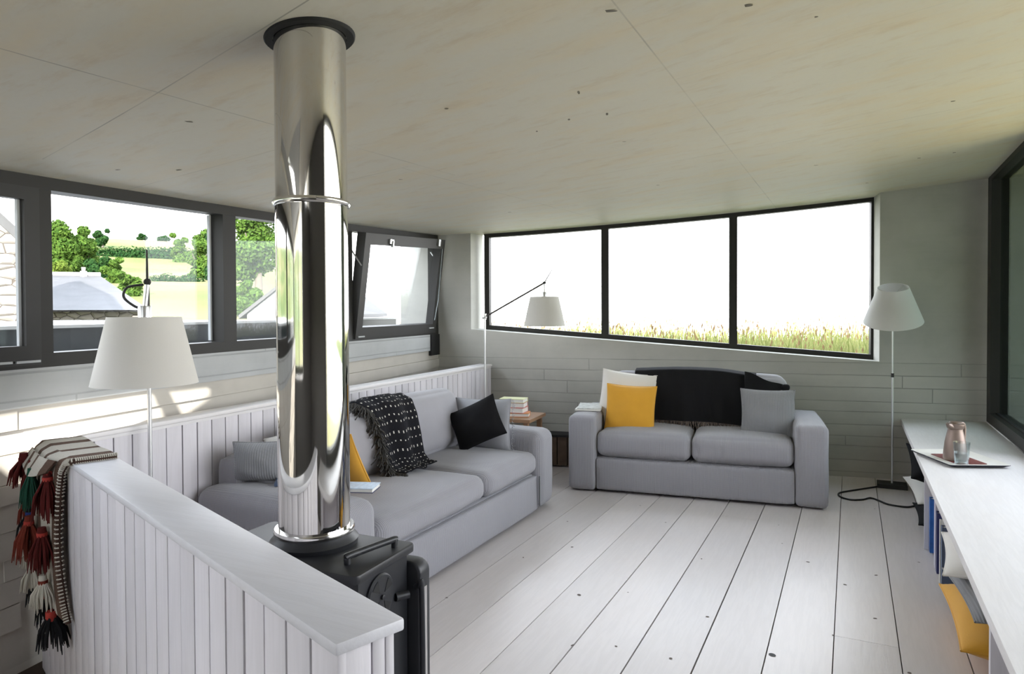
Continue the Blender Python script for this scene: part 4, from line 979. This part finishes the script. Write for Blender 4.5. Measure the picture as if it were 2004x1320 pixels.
# pocket flap half way down, trimmed in red
def fp(u, v):
    b = kp(.04 + .82 * u, .28 + .72 * (.13 + .10 * v)); return b + tn * (.008 + .018 * v + .01 * sin(u * PI)) + Vector((0, 0, -.01 * v - .025 * sin(u * PI) * v))
link('pocket_flap', sheet(fp, 18, 8, .008), M['weave'], KT)
bm = bmesh.new(); tube(bm, [kp(.05 + .80 * k / 24, .28 + .72 * .26) + tn * .018 for k in range(25)], .009, 8); link('red_trim', bm, M['w_coral'], KT)
def tassel(u, k, L, r, m, knot, seed, out=.018, n=44):
    p = kp(u, .28 + .72 * min(1, k)) + tn * out
    q = random.Random(seed); bm = bmesh.new()
    tube(bm, [p + Vector((0, 0, .02)), p + Vector((0, 0, -.012))], [r * .45, r * .6], 10); 
    for i in range(n):
        a = q.uniform(0, 2 * PI); rr_ = math.sqrt(q.random()); d = Vector((cos(a) * rr_ * r * 1.35, sin(a) * rr_ * r * 1.35, -L * q.uniform(.82, 1.08)))
        s0_ = p + Vector((cos(a) * rr_ * r * .5, sin(a) * rr_ * r * .5, -.008))
        tube(bm, [s0_, s0_ + d * .45 + Vector((cos(a), sin(a), 0)) * r * .35, s0_ + d], [r * .12, r * .15, r * .05], 5)
    t = link('tassel', bm, m, KT); t['label'] = knot[1]
    link('binding', tube(bmesh.new(), [p + Vector((0, 0, .003)), p + Vector((0, 0, -.010))], r * .58, 12), knot[0], t)
W_ = M
for a in ((.10, .22, .085, .028, W_['w_red'], (W_['w_red'], 'dark red tassel'), 1, .03), (.30, .27, .11, .024, W_['w_red'], (W_['w_rust'], 'dark red tassel'), 2), (.55, .29, .11, .020, W_['w_green'], (W_['w_green'], 'bottle green tassel'), 3, .03), (.82, .29, .13, .028, W_['w_red'], (W_['w_coral'], 'dark red tassel'), 4),
          (.10, .50, .10, .018, W_['w_rust'], (W_['w_coral'], 'rust tassel'), 5), (.24, .56, .09, .024, W_['w_blk'], (W_['w_blue'], 'black tassel'), 6), (.52, .55, .12, .027, W_['w_rust'], (W_['w_coral'], 'rust tassel'), 7, .03), (.80, .56, .12, .028, W_['w_red'], (W_['w_coral'], 'dark red tassel'), 8, .028),
          (.22, .76, .06, .019, W_['w_cream'], (W_['w_cream'], 'cream tassel'), 9), (.50, .78, .075, .022, W_['w_cream'], (W_['w_cream'], 'cream tassel'), 10, .03), (.80, .78, .09, .025, W_['w_cream'], (W_['w_rust'], 'cream tassel'), 11, .03)):
    tassel(*a)
for (u, dz, L, r, sd) in ((.20, -.03, .085, .022, 12), (.50, -.02, .085, .018, 13), (.78, -.02, .11, .030, 14)):
    b = kp(u, .99); p = b + tn * .014 + Vector((0, 0, dz + .0)); q = random.Random(sd); bm = bmesh.new()
    tube(bm, [b, p], .006, 6)
    for i in range(34):
        a = q.uniform(0, 2 * PI); rr_ = math.sqrt(q.random()); s0_ = p + Vector((cos(a) * rr_ * r * .4, sin(a) * rr_ * r * .4, 0)); d = Vector((cos(a) * rr_ * r * 1.5, sin(a) * rr_ * r * 1.5, -L * q.uniform(.8, 1.12)))
        tube(bm, [s0_, s0_ + d * .5 + Vector((cos(a), sin(a), 0)) * r * .3, s0_ + d], [r * .13, r * .15, r * .05], 5)
    t = link('tassel', bm, M['w_blk'], KT); t['label'] = 'black tassel with red binding'; link('binding', tube(bmesh.new(), [p + Vector((0, 0, .016)), p + Vector((0, 0, -.014))], r * .55, 12), M['w_coral'], t)

# ------------------------------------------------------------------ outdoors
def far(bearing, r, z): a = rad(bearing); return Vector((r * sin(a), r * cos(a), z))
def lerp(tab, r):
    for (a, p), (b, q) in zip(tab, tab[1:]):
        if r <= b: return p + (q - p) * max(0, (r - a)) / (b - a)
    return tab[-1][1]
HP = [(9, .3), (20, .9), (30, 1.5), (40, 2.5), (60, 4.1), (85, 6.4), (105, 9.6), (130, 13.4), (150, 14.6), (260, 8)]
def hz(b, r):
    z = lerp(HP, r); z += .25 * mnoise.noise(Vector((b * .12, r * .06, 0))) * min(1, r / 40)
    k = max(0, min(1, (-b - 41) / 6)); return z * k + (-.6 - r * .02) * (1 - k)
bm = bmesh.new(); bs = [-190 + 2.0 * k for k in range(80)]; rs = [9, 12, 16, 20, 25, 30, 35, 40, 50, 60, 72, 85, 95, 105, 118, 130, 140, 150, 180, 260]
G = [[bm.verts.new(far(b, r, hz(b, r))) for r in rs] for b in bs]
for i in range(len(bs) - 1):
    for k in range(len(rs) - 1): bm.faces.new((G[i][k], G[i][k + 1], G[i + 1][k + 1], G[i + 1][k]))
recalc(bm); hs = link('hillside_field', bm, M['field'], angle=180); struct(hs, 'grassy hillside with fields beyond the left windows')

def foliage(bm, blobs, n, size, seed, mi=0):
    q = random.Random(seed); tot = sum(b[3] ** 2 for b in blobs)
    for (x, y, z, r, sz) in blobs:
        for _ in range(max(12, int(n * r * r / tot))):
            d = Vector((q.gauss(0, 1), q.gauss(0, 1), q.gauss(0, 1))).normalized(); rr_ = r * q.uniform(.62, 1.06)
            p = Vector((x, y, z)) + Vector((d.x * rr_, d.y * rr_, d.z * rr_ * sz))
            nn = (d + Vector((q.uniform(-1, 1), q.uniform(-1, 1), q.uniform(-.4, 1))) * .8).normalized(); a = nn.orthogonal().normalized(); a.rotate(Matrix.Rotation(q.uniform(0, 6.3), 3, nn)); b = nn.cross(a); s = size * q.uniform(.6, 1.3)
            vs = [bm.verts.new(p + a * s * ca + b * s * cb * .7) for ca, cb in ((-1, 0), (-.2, .8), (1, .1), (.1, -.8))]
            bm.faces.new(vs)
def tree(name, label, b, r, ztop, zbot, hw, m, seed, n=1500, leaf=.3, trunk=True, group='trees and bushes beyond the left windows', cat='tree', nb=9):
    base = far(b, r, hz(b, r) - .2); q = random.Random(seed)
    t = thing(name, label, cat, base, 0, group)
    blobs = []
    H = ztop - zbot
    for k in range(nb):
        f = (k + .5) / nb; rad_ = hw * q.uniform(.42, .62) * (1.15 - .55 * f); a = q.uniform(0, 6.3); off = (hw - rad_ * .8) * q.uniform(.2, 1.0)
        blobs.append((cos(a) * off, sin(a) * off, zbot - base.z + rad_ * .5 + f * (H - rad_ * 1.3), rad_, .85))
    bm = bmesh.new(); foliage(bm, blobs, n * 3, leaf * .56, seed); link('foliage', bm, m, t, False)
    if trunk:
        tt = Vector((q.uniform(-.1, .1) * hw, 0, zbot - base.z + H * .5)); bm = bmesh.new(); tube(bm, [(0, 0, 0), tt * .5, tt], [hw * .13, hw * .10, hw * .05], 10)
        for k in range(4): a = k * 1.6; tube(bm, [tt * .55, tt * .8 + Vector((cos(a), sin(a), 0)) * hw * .3, tt + Vector((cos(a), sin(a), .2)) * hw * .5], [hw * .05, hw * .035, hw * .015], 6)
        link('trunk', bm, M['bark'], t)
    return t
def ang(px): return math.degrees(math.atan((px - 1002) / 1336)) - 26.393
def el(px, y, r):                                                                     # height seen at a given elevation from 1.35 m
    return 1.35 + r * (612.5 - .0045 * px - y) / 1336 * math.cos(math.atan((px - 1002) / 1336))
def tr2(name, label, px, yt, yb, hwpx, r, m, seed, **k):
    sc = r * math.cos(math.atan((px - 1002) / 1336)) / 1336
    return tree(name, label, ang(px), r, el(px, yt, r), el(px, yb, r), hwpx * sc, m, seed, **k)
tr2('broadleaf_tree', 'tall broadleaf tree above the left end of the slate roof', 118, 425, 540, 48, 60, M['leafA'], 1, n=3600, leaf=.26)
tr2('broadleaf_tree.001', 'rounded broadleaf tree beside the tall one, right of it', 168, 440, 545, 36, 64, M['leafA'], 2, n=2600, leaf=.26)
tr2('broadleaf_tree.002', 'small dark tree at the field edge near the hilltop', 203, 446, 480, 17, 110, M['leafB'], 3, n=900, leaf=.3)
tr2('broadleaf_tree.003', 'dark green tree behind the slate roof ridge', 195, 500, 560, 26, 56, M['leafB'], 4, n=1600, leaf=.24)
tr2('garden_bush', 'yellow-green bush above the slate roof ridge', 118, 508, 545, 26, 40, M['leafC'], 5, n=1200, leaf=.16, trunk=False, cat='bush')
tr2('garden_bush.001', 'leafy bush at the right slope of the slate roof', 250, 528, 592, 30, 36, M['leafA'], 6, n=1800, leaf=.14, trunk=False, cat='bush')
tr2('garden_bush.002', 'pale bush behind the lamp hanger', 226, 500, 565, 24, 48, M['leafA'], 7, n=1400, leaf=.2, trunk=False, cat='bush')
tr2('broadleaf_tree.004', 'feathery tree at the right end of the hedge', 350, 452, 522, 22, 92, M['leafA'], 8, n=1500, leaf=.3)
tr2('broadleaf_tree.005', 'full green tree left of the window mullion', 392, 440, 562, 38, 58, M['leafA'], 9, n=3000, leaf=.24)
tr2('broadleaf_tree.006', 'dark tree against the window mullion', 428, 415, 560, 34, 54, M['leafB'], 10, n=2600, leaf=.22)
tr2('broadleaf_tree.007', 'large leafy tree seen left of the flue', 508, 385, 545, 66, 34, M['leafA'], 11, n=5200, leaf=.15, nb=14)
tr2('garden_bush.003', 'green bush beside the white gable', 482, 545, 612, 32, 26, M['leafA'], 12, n=1600, leaf=.11, trunk=False, cat='bush')
tr2('hilltop_tree', 'lone small tree on the hilltop skyline', 281, 456, 469, 11, 138, M['leafB'], 13, n=400, leaf=.3)
tr2('hilltop_bush', 'low bushes on the skyline right of the lone tree', 322, 463, 471, 14, 138, M['leafB'], 14, n=350, leaf=.3, trunk=False, cat='bush', nb=6)
hd = thing('field_hedge', 'long dark hedge between the two hill fields', 'hedge', far(ang(285), 98, 8))
bm = bmesh.new(); bl = []
for k in range(26):
    px = 205 + 160 * k / 25; p = far(ang(px), 96, el(px, 505, 96)) - hd.location; bl.append((p.x, p.y, p.z, 1.25 + .2 * sin(k * 2.3), 1.0))
foliage(bm, bl, 11000, .17, 21); link('foliage', bm, M['leafB'], hd, False)
hw_ = thing('field_wall', 'rough overgrown stone wall across the lower field', 'wall', far(ang(345), 52, 3))
bm = bmesh.new(); bl = []
for k in range(16):
    px = 300 + 90 * k / 15; p = far(ang(px), 52, el(px, 549 + 3 * sin(k), 52)) - hw_.location; bl.append((p.x, p.y, p.z, .42 + .15 * sin(k * 1.7), .8))
foliage(bm, bl, 2400, .08, 22); link('growth', bm, M['leafB'], hw_, False)
bm = bmesh.new(); p0 = far(ang(300), 52, 0) - hw_.location; p1 = far(ang(390), 52, 0) - hw_.location; dd = Vector((p1.x - p0.x, p1.y - p0.y, 0)).normalized(); nn = Vector((-dd.y, dd.x, 0)) * .2
prism(bm, [tuple((v)[:2]) for v in (p0 - nn, p1 - nn, p1 + nn, p0 + nn)], -1.5, el(345, 553, 52) - 3); link('stonework', recalc(bm), M['stone'], hw_, False)

# flat roof just outside the left windows
wn = Vector((.9866, .1629, 0))
def lo(y, out, z): return Vector((wl(y), y, 0)) - wn * out + Vector((0, 0, z))
fr = thing('flat_roof', 'pale flat roof just outside the left windows', 'roof', lo(2.5, 3, 0))
bm = bmesh.new(); q = [lo(-3, .75, 0), lo(5.9, .75, 0), lo(5.9, 7.5, 0), lo(-3, 7.5, 0)]; prism(bm, [tuple((v - fr.location)[:2]) for v in q], .4, 1.262); link('deck', recalc(bm), M['roofing'], fr, False)
bm = bmesh.new(); q = [lo(-3, .70, 0), lo(5.95, .70, 0), lo(5.95, .78, 0), lo(-3, .78, 0)]; prism(bm, [tuple((v - fr.location)[:2]) for v in q], .3, 1.272); link('fascia', recalc(bm), M['shade_dark'], fr, False)['label'] = 'fascia coloured near-black for its shade'  # upstand face painted near-black for the shade it lies in
bm = bmesh.new(); q = [lo(-3, .69, 0), lo(5.95, .69, 0), lo(5.95, .95, 0), lo(-3, .95, 0)]; prism(bm, [tuple((v - fr.location)[:2]) for v in q], 1.272, 1.288); link('coping', recalc(bm), M['render'], fr, False)
bm = bmesh.new(); box(bm, -5.5, -2.9, -3, 6, -.2, .3); struct(link('ground_gully', bm, M['shade_dark'], None, False))  # trench floor takes the same shade-dark colour

# slate-roofed barn
bn2 = thing('slate_barn', 'low stone barn with grey slate roof outside the left window', 'barn', far(-62, 14, 0)); o2 = bn2.location
e1, e2 = far(ang(292), 13, 0), far(-61.6, 13.6, 0); r1, r2 = far(ang(198), 17, 0), far(-61.6, 17.3, 0)
ze, zr = el(200, 606, 13), el(150, 539, 17)
bm = bmesh.new(); vs = [bm.verts.new(v - o2) for v in (Vector((*e1[:2], ze)), Vector((*e2[:2], ze)), Vector((*r2[:2], zr)), Vector((*r1[:2], zr)))]; bm.faces.new(vs)
bmesh.ops.solidify(bm, geom=bm.faces[:], thickness=.06); link('roof', recalc(bm), M['slate'], bn2, False)
bm = bmesh.new(); tube(bm, [Vector((*r2[:2], zr + .03)) - o2, Vector((*r1[:2], zr + .03)) - o2], .05, 8); link('ridge', bm, M['slate'], bn2)
bm = bmesh.new(); b1_, b2_ = e1 + (r1 - e1) * .06, e2 + (r2 - e2) * .06; c1, c2 = r1 * 1.12, r2 * 1.12
prism(bm, [tuple((v - o2)[:2]) for v in (b1_, b2_, c2, c1)], -1, [ze - .03, ze - .03, zr - .25, zr - .25]); link('walls', recalc(bm), M['stone'], bn2, False)
bm = bmesh.new(); p = far(ang(165), 17, zr) - o2; box(bm, p.x - .045, p.x + .045, p.y - .045, p.y + .045, p.z - .05, p.z + .10); lathe(bm, [(.032, .10), (.04, .18), (0, .18)], 12, tuple(p)); link('chimney_pot', bm, M['render'], bn2, False)
# stone gable house at the far left
gh = thing('stone_house', 'rubble stone gable of a house at the left edge', 'house', far(-64, 9, 0)); o2 = gh.location
g1, g0 = far(ang(46), 9.2, 0), far(-74, 9.8, 0); dv = (g0 - g1).normalized(); back = Vector((g1.x, g1.y, 0)).normalized() * 2.5
def gz(px, y): return el(px, y, 9.3)
L_ = (g0 - g1).length; za = gz(35, 432); slope = (gz(0, 398) - gz(35, 432)) / ((far(ang(0), 9.3, 0) - far(ang(35), 9.25, 0)).length); za -= slope * .25
bm = bmesh.new(); pv = [g1, g1 + dv * L_, g1 + dv * L_ + back, g1 + back]
prism(bm, [tuple((v - o2)[:2]) for v in pv], -1, [za, za + slope * L_, za + slope * L_, za]); link('walls', recalc(bm), M['stone'], gh, False)
bm = bmesh.new(); pv = [g1 - dv * .06 - back * .03, g1 + dv * L_ - back * .03, g1 + dv * L_ + back, g1 - dv * .06 + back]
zz = [za - slope * .06, za + slope * L_, za + slope * L_, za - slope * .06]; prism(bm, [tuple((v - o2)[:2]) for v in pv], zz, [z + .13 for z in zz]); link('roof', recalc(bm), M['verge'], gh, False)
# white gable
wg = thing('white_cottage', 'white rendered gable just left of the flue', 'house', far(-43, 15, 0)); o2 = wg.location
h1, h2 = far(ang(484), 15, 0), far(ang(688), 14.5, 0); m_ = (h1 + h2) / 2; bk_ = Vector((m_.x, m_.y, 0)).normalized() * 5; zA, zB = el(487, 614, 15), el(587, 533, 14.8)
dv = (h2 - h1).normalized(); fwd_ = Vector((m_.x, m_.y, 0)).normalized()
mt = Matrix((dv, fwd_ - dv * fwd_.dot(dv), Vector((0, 0, 1)))).transposed().to_4x4()
wd = (h2 - h1).length
bm = bmesh.new(); slab(bm, [(0, -1), (wd, -1), (wd, zA), (wd / 2, zB), (0, zA)], 0, 5); ow = link('walls', recalc(bm), M['render'], wg, False); mt.translation = h1 - o2; ow.matrix_local = mt
bm = bmesh.new(); slab(bm, [(-.15, zA - .1), (wd / 2, zB + .0), (wd / 2, zB + .07), (-.15, zA - .02)], -.08, 5); slab(bm, [(wd + .15, zA - .1), (wd / 2, zB), (wd / 2, zB + .07), (wd + .15, zA - .02)], -.08, 5); ow = link('roof', recalc(bm), M['verge'], wg, False); ow.matrix_local = mt
# added unseen barn that keeps the sun off the side window
sb = thing('sun_block_barn', 'added unseen barn on the right, blocking sun from the bench window', 'barn', (4.2, -2.5, -.1))
link('walls', BX(-2.2, 2.8, -2.5, 3.3, 0, 4.0, b=0), M['stone'], sb, False)
bm = bmesh.new(); slab(bm, [(-2.5, 3.9), (.3, 6.2), (3.1, 3.9)], -2.7, 3.4); link('roof', recalc(bm), M['slate'], sb, False)
# meadow bank behind the back window, lawn beside the right window
bm = bmesh.new(); xs_ = [-9 + k for k in range(26)]; ys_ = [6.55, 7.2, 8, 9, 10, 11.5, 13, 14.5]
def mz(x, y): return .80 + .02 * (y - 7) - max(0, y - 11) ** 2 * .05 + .05 * mnoise.noise(Vector((x * .5, y * .5, 0))) - .035 * max(0, x + 1) * .6
Gm = [[bm.verts.new((x, y + .19 * x, mz(x, y))) for y in ys_] for x in xs_]
for i in range(len(xs_) - 1):
    for k in range(len(ys_) - 1): bm.faces.new((Gm[i][k], Gm[i + 1][k], Gm[i + 1][k + 1], Gm[i][k + 1]))
struct(link('meadow_field', recalc(bm), M['field'], angle=180), 'meadow bank outside the back window')
bm = bmesh.new(); q = random.Random(5)
for k in range(9000):
    x = q.uniform(-6.5, 2.5); y = 7.0 + 4.6 * q.random() ** 1.2; yy = y + .19 * x; z = mz(x, y) - .02; h = q.uniform(.18, .38) * (1 + .25 * mnoise.noise(Vector((x * .9, y * .9, 3)))); lx, ly = q.uniform(-.35, .35) * h, q.uniform(-.35, .35) * h; w = q.uniform(.004, .008); a = q.uniform(0, 3.14); dx, dy = w * cos(a), w * sin(a)
    v0, v1 = bm.verts.new((x - dx, yy - dy, z)), bm.verts.new((x + dx, yy + dy, z)); v2, v3 = bm.verts.new((x + lx * .4 + dx * .7, yy + ly * .4 + dy * .7, z + h * .6)), bm.verts.new((x + lx * .4 - dx * .7, yy + ly * .4 - dy * .7, z + h * .6)); v4 = bm.verts.new((x + lx, yy + ly, z + h))
    bm.faces.new((v0, v1, v2, v3)); bm.faces.new((v3, v2, v4))
    if k % 6 == 0:
        c = Vector((x + lx, yy + ly, z + h)); f = [bm.verts.new(c + Vector(d)) for d in ((-.008, 0, 0), (0, .006, .03), (.008, 0, 0), (0, -.006, -.03))]; bm.faces.new(f).material_index = 1
mg = link('meadow_grass', bm, [M['blade'], M['seed']], None, False); tag(mg, 'tall pale meadow grass and seed heads outside the back window', 'grass', kind='stuff')
bm = bmesh.new(); box(bm, 1.25, 30, -12, 7.6, -.4, -.05); struct(link('lawn', bm, M['lawn'], None, False))  # grass colour lightened to bounce warm light onto the ceiling

# ------------------------------------------------------------------ light, sky, camera
sun = bpy.data.lights.new('sun', 'SUN'); sun.energy = 5.0; sun.angle = rad(.35); sun.color = (1, .95, .86); so = bpy.data.objects.new('sun', sun); C.objects.link(so); so.rotation_euler = SD.to_track_quat('-Z', 'Y').to_euler()
w = bpy.data.worlds.new('sky'); bpy.context.scene.world = w; w.use_nodes = True; nt = w.node_tree; nt.nodes.clear()
ou = nt.nodes.new('ShaderNodeOutputWorld'); bgn = nt.nodes.new('ShaderNodeBackground'); tcn = nt.nodes.new('ShaderNodeTexCoord'); sp_ = nt.nodes.new('ShaderNodeSeparateXYZ'); rp = nt.nodes.new('ShaderNodeValToRGB')
nt.links.new(tcn.outputs['Generated'], sp_.inputs[0]); nt.links.new(sp_.outputs[2], rp.inputs[0]); nt.links.new(rp.outputs[0], bgn.inputs[0]); nt.links.new(bgn.outputs[0], ou.inputs[0])
rp.color_ramp.elements[0].position = 0; rp.color_ramp.elements[0].color = (1, 1, 1, 1); rp.color_ramp.elements[1].position = .6; rp.color_ramp.elements[1].color = (.80, .89, 1, 1)
bgn.inputs[1].default_value = 1.8
def portal(name, loc, sx, sy, rot):
    l = bpy.data.lights.new(name, 'AREA'); l.shape = 'RECTANGLE'; l.size = sx; l.size_y = sy; l.cycles.is_portal = True
    o = bpy.data.objects.new(name, l); C.objects.link(o); o.location = loc; o.rotation_euler = rot
portal('portal_right', (1.08, 3.65, 1.5), 2.2, 5.4, (0, rad(90), 0))
portal('portal_back', (-1.45, wb(-1.45) + .30, 1.62), 3.5, 1.4, (rad(90), 0, math.atan(.19) + PI))
portal('portal_left', (wl(1.7) - .12, 1.7, 1.55), 7.6, 1.2, (rad(90), 0, math.atan2(-.9866, .1629) + PI))
for o_ in bpy.data.objects:
    if o_.type == 'LIGHT' and o_.data.type == 'AREA':
        pass

cam = bpy.data.cameras.new('camera'); co_ = bpy.data.objects.new('camera', cam); C.objects.link(co_)
cam.sensor_width = 36; cam.lens = 1336 / 2004 * 36; cam.clip_start = .02; cam.clip_end = 2000
yaw = math.atan(663 / 1336); p_ = rad(1.0); r_ = .0045
f0_ = Vector((-sin(yaw), cos(yaw), 0)); r0_ = Vector((cos(yaw), sin(yaw), 0)); u0_ = Vector((0, 0, 1))
fw_ = f0_ * cos(p_) - u0_ * sin(p_); up = u0_ * cos(p_) + f0_ * sin(p_)
cr_ = r0_ * cos(r_) - up * sin(r_); cu_ = up * cos(r_) + r0_ * sin(r_)
mt = Matrix((cr_, cu_, -fw_)).transposed().to_4x4(); mt.translation = (0, 0, 1.35); co_.matrix_world = mt
cam.shift_y = (632.3 - 660) / 2004
sc = bpy.context.scene; sc.camera = co_
sc.view_settings.view_transform = 'Standard'; sc.view_settings.look = 'None'; sc.view_settings.gamma = 1; sc.view_settings.exposure = 2.12
try:
    sc.view_settings.use_curve_mapping = False
    sc.cycles.use_denoising = True; sc.cycles.max_bounces = 14; sc.cycles.diffuse_bounces = 7; sc.cycles.glossy_bounces = 6; sc.cycles.transparent_max_bounces = 16; sc.cycles.sample_clamp_indirect = 8
    sc.cycles.caustics_reflective = False; sc.cycles.caustics_refractive = False
except Exception: pass
